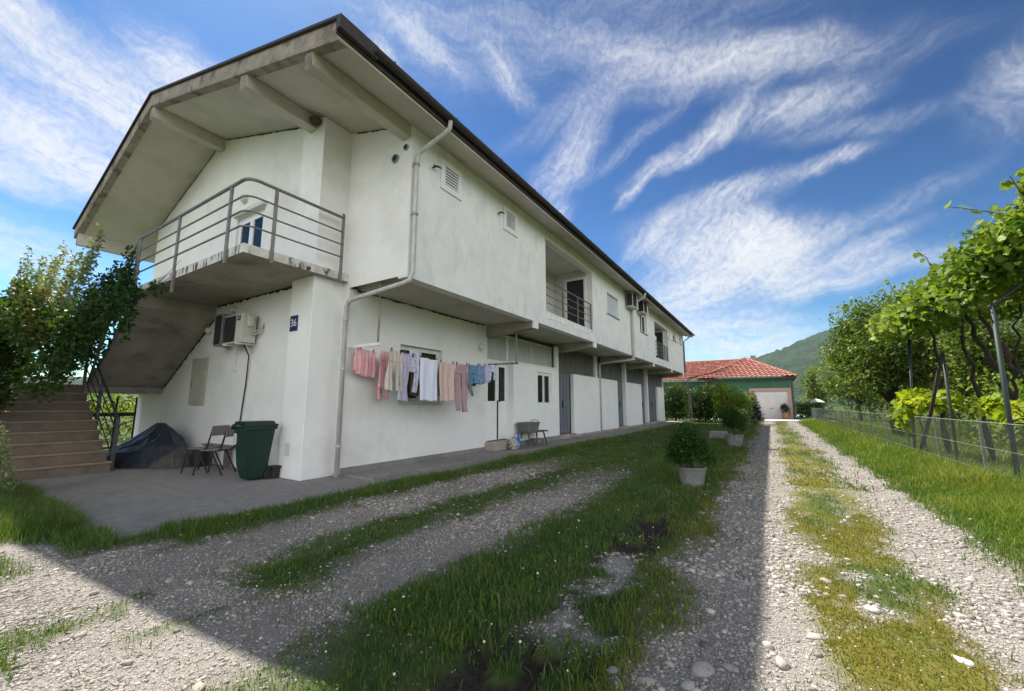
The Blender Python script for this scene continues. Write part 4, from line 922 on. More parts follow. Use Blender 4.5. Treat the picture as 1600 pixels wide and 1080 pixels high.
# gravel stones -------------------------------------------------------------------
bmi = bmesh.new(); bmesh.ops.create_icosphere(bmi, subdivisions=1, radius=1); ICO = (np.array([v.co[:] for v in bmi.verts]), np.array([[v.index for v in f.verts] for f in bmi.faces])); bmi.free()
bmi = bmesh.new(); bmesh.ops.create_icosphere(bmi, subdivisions=2, radius=1); ICO2 = (np.array([v.co[:] for v in bmi.verts]), np.array([[v.index for v in f.verts] for f in bmi.faces])); bmi.free()
def stonemat():
    m = bpy.data.materials.new('gravel_mat'); m.use_nodes = True; N = m.node_tree.nodes; L = m.node_tree.links; b = N['Principled BSDF']; b.inputs['Roughness'].default_value = .9; b.inputs['Specular IOR Level'].default_value = .25
    at = N.new('ShaderNodeAttribute'); at.attribute_name = 'tone'; r = N.new('ShaderNodeValToRGB'); e = r.color_ramp.elements
    e[0].color = (.15, .135, .12, 1); e[1].color = (.56, .53, .48, 1)
    for p_, c_ in ((.25, (.26, .24, .215)), (.5, (.36, .33, .29)), (.62, (.35, .295, .235)), (.8, (.46, .43, .38))): q = e.new(p_); q.color = (*c_, 1)
    L.new(at.outputs['Fac'], r.inputs['Fac'])
    tc = N.new('ShaderNodeTexCoord'); n = N.new('ShaderNodeTexNoise'); n.inputs['Scale'].default_value = 90; L.new(tc.outputs['Object'], n.inputs['Vector'])
    mr = N.new('ShaderNodeMapRange'); mr.inputs['To Min'].default_value = .7; mr.inputs['To Max'].default_value = 1.25; L.new(n.outputs['Fac'], mr.inputs['Value'])
    x = N.new('ShaderNodeMix'); x.data_type = 'RGBA'; x.blend_type = 'MULTIPLY'; x.inputs['Factor'].default_value = 1; L.new(r.outputs['Color'], x.inputs['A']); L.new(mr.outputs['Result'], x.inputs['B']); L.new(x.outputs['Result'], b.inputs['Base Color'])
    return m
SM = stonemat(); M['gravel'] = SM
def stones(P, size, base, name=None, flat=.55):
    n = len(P); BV, BF = base; k = len(BV)
    d = 1 + .16 * RNG.normal(size=(n, k))
    sc = size[:, None] * np.stack([RNG.uniform(.8, 1.45, n), RNG.uniform(.7, 1.0, n), flat * RNG.uniform(.7, 1.25, n)], 1)
    V = BV[None] * np.clip(d, .6, 1.4)[:, :, None] * sc[:, None, :]
    a = RNG.uniform(0, 6.283, n); c_, s_ = np.cos(a)[:, None], np.sin(a)[:, None]; t = RNG.normal(0, .22, n)[:, None]
    x, y, z = V[..., 0], V[..., 1], V[..., 2]; y, z = y * np.cos(t) - z * np.sin(t), y * np.sin(t) + z * np.cos(t)
    V = np.stack([x * c_ - y * s_, x * s_ + y * c_, z], -1) + P[:, None, :]
    F = BF[None] + (np.arange(n) * k)[:, None, None]
    return V.reshape(-1, 3), F.reshape(-1, 3), np.repeat(np.clip(RNG.normal(.48, .24, n), 0, 1), k)
def scatter(n, x0, x1, y0, y1, power=1.6):
    """points denser close to the drive's near end"""
    X = RNG.uniform(x0, x1, n); Y = y0 + (y1 - y0) * RNG.random(n) ** power; return X, Y
VS, FS, TS = [], [], []; off = 0
def put(res):
    global off
    V, F, T = res; VS.append(V); FS.append(F + off); TS.append(T); off += len(V)
for (n, x0, x1, y0, y1, pw, s0, s1, base) in ((170000, -6.4, 2.2, .55, 6, 1.5, .0035, .009, ICO), (75000, -6.4, 2.2, .6, 12, 1.6, .007, .015, ICO), (34000, -6.2, 2.2, 4, 40, 1.6, .013, .030, ICO), (6000, -7.5, 2.2, .6, 10, 1.7, .014, .028, ICO), (480, -7.5, 2.0, .6, 8, 1.5, .022, .044, ICO2)):
    X, Y = scatter(n, x0, x1, y0, y1, pw); Gw, sw, so, _ = cover(X, Y)
    big = base is ICO2 or s1 == .028
    fine = np.clip(.30 + 3.2 * (fbm(X * 1.9, Y * 1.5, 131, 3) - .36), .22, 1) if True else 1; pr = np.clip(Gw * 1.25 - .15, 0, 1) * np.where(X < -2.0, fine * .75, np.clip(fine + .3, 0, 1)) + np.where((X < -.9) & (X > -2.4), .012, .04) * (not big) + sw * (.8 if not big else .15)
    if big: pr = pr * np.where((X < -4.0) | (X > -.9) & (X < .6) & (Y < 4.5), 1.0, .3)
    keep = (RNG.random(n) < pr) & ~pad_mask(X, Y); X, Y = X[keep], Y[keep]
    sz = s0 + (s1 - s0) * RNG.random(len(X)) ** 1.8
    put(stones(np.stack([X, Y, height(X, Y) + sz * .18], 1), sz, base))
gv = np_mesh('gravel', np.concatenate(VS), np.concatenate(FS), SM, None, tone=np.concatenate(TS), smooth=True); tag(gv, kind='stuff')
for lab, x, y, s_, t in (('large pale white stone lying on the grassy middle strip of the drive', .80, 3.45, .05, .98), ('flat grey stone at the edge of the small grass strip near the shadow line', -.66, 2.36, .06, .35),
        ('flat grey boulder stone among cobbles at the near end of the shaded drive', -.42, 2.62, .085, .42), ('rounded pale stone lying in the dark soil of the trench', -1.22, 2.62, .035, .9), ('tan flat stone beside the lit wheel track', .12, 3.35, .06, .5), ('long grey flat stone on the grassy middle strip', .27, 4.35, .07, .42)):
    V, F, T = stones(np.array([[x, y, float(height(np.array([x]), np.array([y]))[0]) + s_ * .02]]), np.array([s_ * .72]), ICO2, flat=.42)
    tag(np_mesh('stone', V, F, SM, None, tone=np.full(len(T), t), smooth=True), lab, 'stone', 'larger stones on the drive')

# grass -------------------------------------------------------------------------
M['grass'] = leafmat('grass_mat', (.034, .086, .018), (.105, .17, .034), .28, .6, cc=(.22, .20, .08))
M['grassdry'] = leafmat('grassdry_mat', (.075, .115, .010), (.21, .20, .025), .3, .65, cc=(.32, .24, .08))
def blades(X, Y, hgt, wid, z=None, lean=.55):
    n = len(X); Z = height(X, Y) if z is None else z
    a = RNG.uniform(0, 6.283, n); S = np.stack([np.cos(a), np.sin(a), np.zeros(n)], 1) * wid[:, None]
    b = RNG.uniform(0, 6.283, n); ln = lean * hgt * RNG.uniform(.2, 1.2, n); D = np.stack([np.cos(b) * ln, np.sin(b) * ln, np.zeros(n)], 1)
    P = np.stack([X, Y, Z - .004], 1); up = np.array([0, 0, 1.0])
    m_ = P + D * .3 + up * (hgt * .55)[:, None]; t = P + D + up * (hgt * RNG.uniform(.75, 1, n))[:, None]
    V = np.stack([P - S * .5, P + S * .5, m_ - S * .42, m_ + S * .42, t], 1).reshape(-1, 3)
    F = (np.array([(0, 1, 3), (0, 3, 2), (2, 3, 4)])[None] + (np.arange(n) * 5)[:, None, None]).reshape(-1, 3)
    return V, F
def grassfield(name, specs, m, dryness):
    Vs, Fs, Ts = [], [], []; o = 0
    for (n, x0, x1, y0, y1, pw, h0, h1, w) in specs:
        X, Y = scatter(n, x0, x1, y0, y1, pw); Gw, sw, so, dr = cover(X, Y)
        cl = fbm(X * 2.3, Y * 1.7, 91, 3); sel = np.clip((dr - .30) * 4, 0, 1)
        sel = sel if dryness else 1 - sel
        strip = soft(X, -.05, 1.05, .1)
        inA = (X < -2.2) & (X > -5.9); pr = np.where(inA, np.clip(1.02 - Gw * 1.02, .035, 1), np.clip(1.12 - Gw * 1.2, 0.015, 1)) * np.clip(1 - 1.1 * sw - .95 * so, 0, 1) * sel * np.clip(.25 + 1.6 * (cl - .2), .1, 1)
        yard = (X < -5.98) & (Y > 1.58)
        keep = (RNG.random(n) < pr) & ~yard; X, Y, cl, strip = X[keep], Y[keep], cl[keep], strip[keep]
        k = len(X); cl2 = fbm(X * .9 + 7, Y * .7, 95, 2)
        edgeh = 1 + .55 * soft(X, -6.0, -5.4, .1)
        hg = (h0 + (h1 - h0) * RNG.random(k) ** 1.5) * (.55 + .9 * cl2) * edgeh * (1 - .40 * strip) * (1 - .42 * ((X < -2.5) & (X > -5.3)))
        V, F = blades(X, Y, hg, w * RNG.uniform(.7, 1.3, k)); Vs.append(V); Fs.append(F + o); o += len(V)
        Ts.append(np.repeat(np.clip(.15 + .75 * cl + RNG.normal(0, .16, k), 0, 1), 5))
    g = np_mesh(name, np.concatenate(Vs), np.concatenate(Fs), m, None, tone=np.concatenate(Ts)); return tag(g, kind='stuff')
grassfield('grass', [(170000, -8.5, 1.9, .6, 6.5, 1.5, .025, .085, .005), (120000, -6.4, 1.9, 2, 16, 1.6, .04, .11, .009), (60000, -6.4, 2.4, 9, 46, 1.5, .05, .12, .02)], 'grass', False)
grassfield('dry_grass', [(150000, -1.3, 1.6, .6, 7, 1.5, .025, .075, .0055), (50000, -6, 1.9, 2, 16, 1.5, .03, .09, .008), (22000, -1.2, 1.6, 9, 46, 1.5, .04, .10, .016)], 'grassdry', True)
# taller grass on the fence side and at the left corner
M['grassverge'] = leafmat('grassverge_mat', (.05, .12, .012), (.17, .23, .03), .35, .55, cc=(.30, .28, .10))
Vs, Fs, Ts = [], [], []; o = 0
for (n, x0, x1, y0, y1, pw, h0, h1, w) in ((75000, 1.62, 3.6, 4, 14, 1.3, .07, .34, .008), (55000, 1.6, 3.7, 10, 46, 1.5, .10, .42, .014), (50000, 3.0, 9, 7, 24, 1.2, .10, .32, .016), (30000, 3, 16, 15, 48, 1.2, .12, .35, .03), (30000, -11.5, -5.9, .75, 1.75, 1.0, .05, .24, .007)):
    if x0 < 0: tag(np_mesh('verge_grass', np.concatenate(Vs), np.concatenate(Fs), 'grassverge', None, tone=np.concatenate(Ts)), kind='stuff'); Vs, Fs, Ts = [], [], []; o = 0
    X, Y = scatter(n, x0, x1, y0, y1, pw); Gw, _, _, _ = cover(X, Y); e = (fbm(X * 1.2, Y * 1.0, 101, 2) - .5)
    pr = np.clip(1.3 - Gw * 1.3, 0, 1) * np.clip((X - 1.66 - .2 * e) * 3.5, 0, 1) if x0 > 0 else np.clip(.3 + 3 * (Y - 1.05 + .5 * e + .35 * np.clip((-7 - X) / 1.5, -1, 1)), 0, 1) * (Y < 1.66 + .02 * (-6 - X))
    keep = RNG.random(n) < pr; X, Y = X[keep], Y[keep]; k = len(X)
    ramp_ = np.clip((X - 1.6) / 1.2, .25, 1.15) if x0 > 0 else 1.0
    cl = fbm(X * 1.5, Y * 1.2, 105, 3)
    V, F = blades(X, Y, (h0 + (h1 - h0) * RNG.random(k) ** 1.4) * (.5 + cl) * ramp_, w * RNG.uniform(.7, 1.3, k)); Vs.append(V); Fs.append(F + o); o += len(V); Ts.append(np.repeat(np.clip(.1 + .75 * cl + RNG.normal(0, .2, k), 0, 1), 5))
tag(np_mesh('corner_grass', np.concatenate(Vs), np.concatenate(Fs), 'grass', None, tone=np.concatenate(Ts)), kind='stuff')
# clover, broad leaves and small white flowers
X, Y = scatter(16000, -5.9, 1.0, .7, 9, 1.6); Gw, sw, so, dr = cover(X, Y); keep = (X < -.95) & (RNG.random(len(X)) < np.clip(1 - Gw * 1.6, 0, 1) * np.clip((fbm(X * 1.6, Y * 1.3, 111, 3) - .45) * 6, 0, 1)) & ~((X < -5.98) & (Y > 1.58)); X, Y = X[keep], Y[keep]
M['clover'] = leafmat('clover_mat', (.03, .085, .014), (.075, .15, .03), .25, .5)
cl = leaves('clover_leaves', np.stack([X, Y, height(X, Y) + RNG.uniform(.015, .05, len(X))], 1), .022, 'clover', None, up=1.6, aspect=.8); tag(cl, kind='stuff')
M['flower'] = mat('flower', (.72, .71, .62), (.6, .62, .45), .8, 30)
fm = MB(); g_ = random.Random(5)
for k in range(150):
    if k < 26: x, y, hh = -2.75 + g_.gauss(0, .16), 1.66 + g_.gauss(0, .10), g_.uniform(.14, .30)
    else: x, y, hh = g_.uniform(-5.6, -.8), 1.5 + 7 * g_.random() ** 1.5, g_.uniform(.05, .14)
    G0 = cover(np.array([x]), np.array([y]))[0][0]
    if k >= 26 and G0 > .45: continue
    z = float(height(np.array([x]), np.array([y]))[0]); dx, dy = g_.gauss(0, .02), g_.gauss(0, .02)
    r_ = g_.uniform(.003, .0055) if k < 26 else g_.uniform(.005, .009)
    fm.mi = 1; fm.tube([(x, y, z), (x + dx * .4, y + dy * .4, z + hh * .6), (x + dx, y + dy, z + hh)], .0018, 3, caps=False)
    fm.mi = 0; fm.lathe([(r_ * .5, -r_ * .6), (r_, 0), (r_ * .8, r_ * .7), (r_ * .2, r_)], (x + dx, y + dy, z + hh), 7)
tag(fm.build('wild_flowers', ['flower', 'twig']), kind='stuff')

# ================================================================== PLANTS
M['lf_bush'] = leafmat('lf_bush', (.012, .034, .008), (.058, .105, .02), .28, .4, cc=(.13, .075, .025))
M['lf_pale'] = leafmat('lf_pale', (.07, .115, .04), (.24, .27, .14), .35, .5, cc=(.46, .40, .36))
M['lf_vine'] = leafmat('lf_vine', (.055, .12, .018), (.21, .285, .05), .42, .34, cc=(.42, .46, .16))
M['lf_young'] = leafmat('lf_young', (.12, .21, .018), (.33, .38, .035), .5, .4, cc=(.45, .44, .08))
M['lf_walnut'] = leafmat('lf_walnut', (.034, .078, .014), (.15, .205, .042), .36, .36, cc=(.32, .36, .14))
M['lf_far'] = leafmat('lf_far', (.055, .11, .018), (.20, .25, .05), .38, .42)
M['lf_laurel'] = leafmat('lf_laurel', (.018, .05, .010), (.06, .115, .022), .22, .35, cc=(.24, .10, .025))
M['lf_box'] = leafmat('lf_box', (.020, .055, .010), (.065, .13, .018), .25, .4)
M['lf_lime'] = leafmat('lf_lime', (.07, .14, .018), (.23, .29, .04), .42, .38)
M['lf_conifer'] = leafmat('lf_conifer', (.010, .022, .014), (.028, .05, .03), .1, .6)
M['lf_ivy'] = leafmat('lf_ivy', (.015, .045, .012), (.05, .11, .022), .3, .4)
def plant(name, label, cat, base, trunk, crown_blobs, n, size, lm, group=None, kind='simple', r0=.06, nl=8, up=.4, shell=.5, aspect=.55, droop=0., bark='bark', seed=0, stems=None):
    o = thing(name, label, cat, base, group)
    b = MB(); g = random.Random(seed)
    ends = [tuple(bl[0][i] + g.uniform(-.5, .5) * bl[1][i] for i in range(3)) for bl in (crown_blobs if len(crown_blobs) <= nl else g.sample(crown_blobs, nl))]
    if stems:
        for s_ in stems: b.tube(s_[0], s_[1], 7)
    else: limbs(b, base, trunk, r0, ends, seed)
    b.build('trunk', bark, o, smooth=True)
    P, d = blob_points(crown_blobs, n, shell)
    P = P[P[:, 2] > .03] if len(P) else P
    d = RNG.normal(size=P.shape); d /= np.linalg.norm(d, axis=1)[:, None]
    t = fbm(P[:, 0] * 1.1 + P[:, 2] * .7, P[:, 1] * 1.1 - P[:, 2] * .5, 200 + seed, 2)
    leaves('crown', P, size, lm, o, up=up, out=None, kind=kind, aspect=aspect, droop=droop, tone0=.08 + .8 * t)
    return o
# shrub and climber by the stairs
plant('climbing_shrub', 'big dark leafy shrub with reddish tips growing over the tiled stairs', 'shrub', (-13.2, 1.2, -.02), None,
      clump_crown((-14.2, 1.45, 2.75), (2.6, .65, 1.35), 26, 3, .34) + clump_crown((-11.3, 1.45, 2.75), (1.7, .5, 1.0), 20, 4, .34) + [((-10.2, 1.75, 2.35), (.55, .35, .55)), ((-9.9, 1.9, 2.75), (.4, .3, .35)), ((-16.5, 1.5, 2.3), (1.3, .6, 1.4)), ((-15.6, 1.2, 1.5), (1.0, .3, .5)), ((-13.6, 1.4, 1.55), (.9, .35, .45)), ((-12.9, 1.45, 2.1), (1.0, .4, .5)), ((-14.8, 1.1, 1.0), (.9, .25, .6)), ((-12.9, 1.2, 1.6), (.6, .25, .4)), ((-12.1, 1.25, 1.75), (.6, .25, .35)), ((-9.5, 2.1, 3.05), (.35, .3, .35)), ((-10.7, 1.7, 1.85), (.5, .35, .35))],
      40000, .09, 'lf_bush', r0=.06, stems=[([(-13.0, 1.3, 0), (-13.1, 1.35, 1.0), (-12.2, 1.45, 2.2), (-11.2, 1.5, 2.8)], [.06, .05, .03, .012]), ([(-13.2, 1.25, 0), (-13.6, 1.3, 1.2), (-14.4, 1.4, 2.6)], [.05, .04, .012]), ([(-14.4, 1.3, 0), (-14.6, 1.35, 1.1), (-15.6, 1.5, 2.4)], [.045, .035, .01]), ([(-12.2, 1.4, 2.2), (-10.4, 1.75, 2.5)], [.02, .008])], seed=2)
pb = []
for k in range(30):
    x = -18.0 + k * .23 + random.uniform(-.2, .2); h_ = random.uniform(4.3, 5.4) - .15 * max(0, x + 14); y_ = random.uniform(1.9, 2.3)
    for j in range(4): pb.append(((x + random.uniform(-.08, .08) * j, y_ + .03 * j, h_ - .75 + .27 * j), (.14 - .025 * j, .14 - .025 * j, .22)))
plant('flowering_shrub', 'tall shrub with pale flowering shoots standing up behind the dark shrub by the stairs', 'shrub', (-15.5, 2.0, -.02), None, pb, 4200, .08, 'lf_pale', seed=5, up=.2, shell=.1,
      stems=[([(x, 1.85, 0.0), (x + .1, 1.9, 1.5), (x + .2, 2.1, 4.1)], [.03, .024, .008]) for x in (-17.4, -16.3, -15.6)])
plant('creeper', 'green creeper climbing the balcony railing at the head of the stairs', 'creeper', (-13.0, 2.98, 1.9), None,
      [((-12.45, 3.04, 4.55), (.22, .16, .5)), ((-12.2, 3.0, 4.0), (.5, .18, .25)), ((-11.7, 2.98, 3.78), (.55, .16, .13)), ((-11.75, 2.95, 3.25), (.22, .14, .42)), ((-12.9, 2.98, 3.6), (.6, .2, .5)), ((-13.8, 2.95, 2.9), (.6, .22, .5)), ((-10.35, 3.0, 3.72), (.26, .12, .12)), ((-13.1, 2.8, 3.75), (.9, .3, .6)), ((-14.3, 2.75, 3.4), (1.1, .4, .75)), ((-15.7, 2.7, 3.1), (1.2, .45, .9)), ((-12.6, 2.9, 4.2), (.5, .22, .4)), ((-14.9, 2.7, 2.5), (.9, .3, .4))],
      6500, .11, 'lf_ivy', seed=6, bark='twig', stems=[([(-13.6, 2.9, 1.9), (-13.0, 2.95, 3.2), (-12.4, 3.0, 3.85), (-11.0, 3.02, 3.75), (-9.6, 3.05, 3.9)], [.03, .025, .02, .012, .004]), ([(-11.9, 3, 3.8), (-11.7, 2.96, 3.2), (-11.65, 2.95, 2.85)], [.012, .01, .004]), ([(-10.7, 3.02, 3.76), (-9.3, 3.0, 4.12)], [.008, .003])])
plant('weed_clump', 'low pale weedy bush at the foot of the tiled stairs', 'weeds', (-10.3, 1.36, -.03), None, [((-10.4, 1.36, .42), (.40, .12, .5)), ((-10.0, 1.40, .22), (.35, .10, .26)), ((-10.9, 1.32, .55), (.35, .12, .6))], 1500, .06, 'lf_pale', seed=7, shell=.2, bark='twig',
      stems=[([(-10.4 + k * .1, 1.36, 0), (-10.45 + k * .12, 1.38, .75)], [.006, .003]) for k in range(-4, 5)])
plant('far_hedge', 'sunlit green hedge beyond the iron gate', 'hedge', (-23, 6, 0), (-23, 6, .8), clump_crown((-23.5, 6.5, .9), (2.5, 5, 1.35), 30, 9, .3), 7000, .13, 'lf_lime', seed=8, r0=.05, nl=5)
# two concrete planters on the grass
def planter(label, slabel, c, r, h, sw, sh, seed, n, sides):
    o = thing('concrete_planter', label, 'planter', (c[0], c[1], -.03), 'concrete planters on the grass')
    b = MB(); b.lathe([(r * .70, 0), (r * .78, h * .25), (r * .97, h * .92), (r * 1.04, h * .93), (r * 1.04, h), (r * .93, h), (r * .88, h * .8)], (c[0], c[1], -.03), 28); b.build('pot', 'pot', o, smooth=False)
    b = MB(); b.lathe([(r * .86, h * .78), (r * .88, h * .83)], (c[0], c[1], -.03), 20); b.build('earth', 'soil', o)
    cz = h - .03 + sh * .48
    plant('potted_shrub', slabel, 'shrub', (c[0], c[1], h * .8 - .03), (c[0], c[1], h + sh * .3), clump_crown((c[0], c[1], cz), (sw, sw, sh * .5), 22, seed, .42, .9), n, .05 if sides else .055, 'lf_box', 'shrubs growing in the planters', r0=.03, nl=9, seed=seed, up=.5, shell=.35)
planter('nearer round concrete planter standing on the shaded grass', 'bushy green shrub growing in the nearer concrete planter', (-1.28, 8.05), .24, .34, .44, .74, 12, 8000, True)
planter('farther round concrete planter near the shadow edge', 'round green shrub growing in the farther concrete planter', (-1.15, 16.0), .30, .42, .52, .98, 13, 8000, True)
b = MB(); b.prism([(-2.35, -.05), (-1.6, -.05), (-1.66, .28), (-2.3, .28)], 1, 19.4, 19.9); tag(b.build('stone_block', 'pot', bevel=.02), 'grey concrete block lying on the grass behind the planters', 'block')
# shrubs at the far end of the house
G2 = 'shrubs at the far end of the long house'
for (lab, c, r, lm, n, sd, sz) in (('dark green shrub with orange tips just past the end of the long house', (-7.0, 37.6, 1.6), (2.1, 1.5, 1.75), 'lf_laurel', 14000, 21, .14), ('wide dark green shrub with orange tips in front of the red roof', (-4.5, 36.4, 1.65), (2.0, 1.4, 1.75), 'lf_laurel', 17000, 22, .14), ('bright green leafy shrub beside the garage front', (-2.35, 33.5, 1.75), (1.45, 1.3, 1.75), 'lf_lime', 8000, 23, .13)):
    plant('leafy_shrub', lab, 'shrub', (c[0], c[1], -.05), (c[0], c[1], .7), clump_crown(c, r, 22, sd, .42, .9, -1) + [((c[0], c[1], c[2] * .55), (r[0] * .9, r[1] * .9, c[2] * .6))], n, sz, lm, G2, r0=.07, nl=8, seed=sd, shell=.25)
plant('dark_conifer', 'small dark conifer standing right in front of the garage door', 'conifer', (-1.1, 35.0, -.05), (-1.1, 35.0, 1.6), [((-1.1, 35.0, .3 + .22 * k), (.68 - .06 * k, .6 - .05 * k, .26)) for k in range(9)], 4000, .09, 'lf_conifer', seed=24, r0=.04, nl=5)
po = thing('laundry_pole', 'thin metal pole frame with a slanting bare stick standing before the dark shrubs', 'pole', (-5.0, 33.5, 0))
b = MB(); b.tube([(-5.05, 33.5, -.03), (-5.15, 33.5, 2.2)], .03, 6); b.tube([(-6.1, 33.5, .75), (-4.95, 33.5, .75)], .02, 5); b.build('frame', 'zinc', po)
b = MB(); b.tube([(-5.0, 33.4, 1.25), (-3.9, 33.3, 2.1), (-2.9, 33.2, 2.95)], [.035, .03, .02], 6); b.build('stick', 'oldwood', po)
pg = thing('arbour_beam', 'dark wooden arbour beam reaching out from the far end of the house', 'beam', (-4.8, 35.6, 3.3))
b = MB(); b.bar((-5.6, 35.0, 3.42), (-2.8, 36.2, 4.08), .09, .07); b.bar((-5.6, 35.6, 3.35), (-2.3, 35.2, 4.3), .06, .05); b.tube([(-5.5, 35.2, -.03), (-5.5, 35.2, 3.4)], .05, 6); b.build('timber', 'oldwood', pg)

# vines on a pipe frame to the right of the drive -------------------------------------
PG = 'green steel posts of the vine frame'
for i, (lab, x, y, h_, ln_) in enumerate((('tall green steel post nearest the viewer holding up the vines', 3.30, 10.2, 3.08, .05), ('shorter green steel post, second from the viewer, with a leaning wooden prop', 3.48, 13.45, 2.62, .02), ('tall green steel post farthest from the viewer with a short bent top', 3.34, 16.2, 3.28, .22))):
    o = thing('steel_post', lab, 'post', (x, y, -.2), PG)
    b = MB(); b.tube([(x, y, -.25), (x + ln_, y, h_)], .034 if i == 0 else .03, 10); b.build('tube', 'polegreen', o, smooth=True)
    b = MB(); b.lathe([(.038, -.02), (.038, .02), (.01, .03)], (x + ln_, y, h_), 10); b.build('cap', 'polegreen', o)
    if i == 2: b = MB(); b.tube([(x + ln_, y, h_ - .05), (x + ln_ + .22, y - .15, h_ + .06)], .025, 6); b.build('bent_top', 'polegreen', o)
b = MB(); b.tube([(3.2, 15.3, -.15), (3.38, 14.4, 1.2), (3.50, 13.55, 2.55)], [.045, .042, .035], 8); tag(b.build('wooden_prop', 'bark', smooth=True), 'dark wooden prop leaning against the shorter green post', 'prop')
b = MB(); b.tube([(4.3, 9.0, 3.92), (4.3, 18.5, 3.92)], .035, 8); b.tube([(3.3, 10.2, 3.05), (4.3, 10.4, 3.9), (6.5, 10.6, 3.95)], .028, 8); b.tube([(3.28, 16.2, 3.2), (4.3, 16.3, 3.9), (6.5, 16.4, 3.95)], .028, 8)
for yy in (9.8, 12, 14, 17): b.tube([(3.3, yy, 3.1), (6.5, yy + .1, 3.9)], .006, 4)
tag(b.build('pergola_frame', 'railblack'), 'dark pipe and wire frame carrying the vine canopy', 'pergola')
def vine(label, base, pts, blobs, n, sd, shoots=()):
    o = thing('grape_vine', label, 'vine', base, 'grape vines beside the mesh fence')
    b = MB()
    for p_, r_ in pts:
        g = random.Random(sd); q_ = []
        for i in range(len(p_) - 1):
            a_, c_ = Vector(p_[i]), Vector(p_[i + 1])
            for t in (0, .2, .4, .6, .8): q_.append(a_.lerp(c_, t) + Vector((g.uniform(-.07, .07), g.uniform(-.07, .07), 0)) * (t > 0))
        q_.append(Vector(p_[-1])); k = len(q_)
        b.tube(q_, [r_ * .74 * (1 - .55 * i / k) * g.uniform(.72, 1.28) for i in range(k)], 9)
    b.build('trunk', 'bark', o, smooth=True)
    P, d = blob_points(blobs, int(n * 1.7), .25)
    Ps = [P]
    for s_ in shoots:
        sh = MB(); sh.tube(s_, [.010 - .007 * i / len(s_) for i in range(len(s_))], 5); sh.build('shoot', 'twig', o)
        for i in range(len(s_) - 1):
            for t in np.linspace(0, 1, 5): Ps.append(np.array([Vector(s_[i]).lerp(Vector(s_[i + 1]), float(t))]) + RNG.normal(0, .035, (1, 3)))
    P = np.concatenate(Ps)
    t = fbm(P[:, 0] * 1.6 + P[:, 2], P[:, 1] * 1.6, 300 + sd, 2)
    leaves('crown', P, .115, 'lf_vine', o, up=.45, kind='lobed', aspect=.9, droop=.25, tone0=.1 + .8 * t)
vine('gnarled grape vine farthest from the viewer behind the leaning prop', (3.95, 15.6, -.2), [([(3.95, 15.6, -.2), (3.9, 15.6, 1.2), (4.0, 15.5, 2.4), (3.7, 15.0, 3.4)], .085), ([(4.6, 15.2, -.2), (4.5, 15.0, 1.3), (4.35, 15.0, 2.6), (4.3, 15.0, 3.8)], .08)],
     [((3.35, 15.3, 3.75), (.6, .9, .5)), ((4.2, 15.8, 4.1), (.9, 1.1, .5)), ((3.05, 14.3, 3.55), (.4, .7, .42)), ((3.3, 16.3, 3.7), (.6, .8, .5)), ((2.85, 15.4, 3.6), (.3, .6, .4)), ((4.5, 17.3, 4.0), (.9, 1, .5)), ((5.6, 16, 4.1), (.9, 1.2, .4))], 3300, 31,
     [[(3.1, 14.6, 3.9), (3.02, 14.5, 4.4), (2.92, 14.5, 4.75)], [(3.6, 15, 4.2), (3.5, 15, 4.8)], [(2.8, 15.2, 3.5), (2.6, 15.0, 3.3)]])
vine('gnarled grape vine leaning with a thick slanting base behind the mesh fence', (4.75, 13.0, -.2), [([(4.85, 12.6, -.2), (4.55, 12.9, .8), (4.35, 13.1, 1.6), (4.2, 13.4, 2.6), (3.8, 13.0, 3.5)], .13), ([(4.4, 13.0, 1.3), (4.35, 12.7, 2.3), (4.6, 12.8, 3.5)], .06)],
     [((3.55, 13.1, 3.85), (.7, .9, .5)), ((4.6, 13.6, 4.15), (1, 1.1, .45)), ((3.2, 12.3, 3.7), (.45, .7, .45)), ((4.1, 12.2, 4.2), (.7, .7, .4)), ((5.8, 13.4, 4.1), (.9, 1.2, .4)), ((3.05, 13.4, 3.5), (.35, .6, .45))], 3000, 32,
     [[(3.3, 12.4, 4.1), (3.15, 12.2, 4.6), (3.0, 12.2, 4.8)]])
vine('forked grape vine right beside the tall green post nearest the viewer', (4.25, 11.3, -.2), [([(4.3, 11.3, -.2), (4.2, 11.4, .9), (4.25, 11.4, 1.4), (4.0, 11.9, 2.3), (3.75, 12.0, 3.4)], .085), ([(4.25, 11.4, 1.3), (4.55, 11.2, 2.2), (4.75, 11.0, 3.4)], .085)],
     [((3.45, 11.1, 3.85), (.55, .8, .5)), ((4.4, 11.5, 4.15), (.9, .9, .45)), ((3.45, 10.1, 3.95), (.5, .65, .5)), ((3.2, 10.9, 3.45), (.3, .6, .35)), ((5.6, 11.2, 4.1), (.9, 1.0, .4)), ((4.0, 10.6, 4.5), (.5, .6, .4))], 2800, 33,
     [[(3.9, 10.3, 4.3), (3.6, 9.9, 4.55), (3.15, 9.6, 4.62), (2.78, 9.45, 4.72)], [(3.4, 10, 4.3), (3.2, 9.8, 4.25), (2.95, 9.7, 4.3)]])
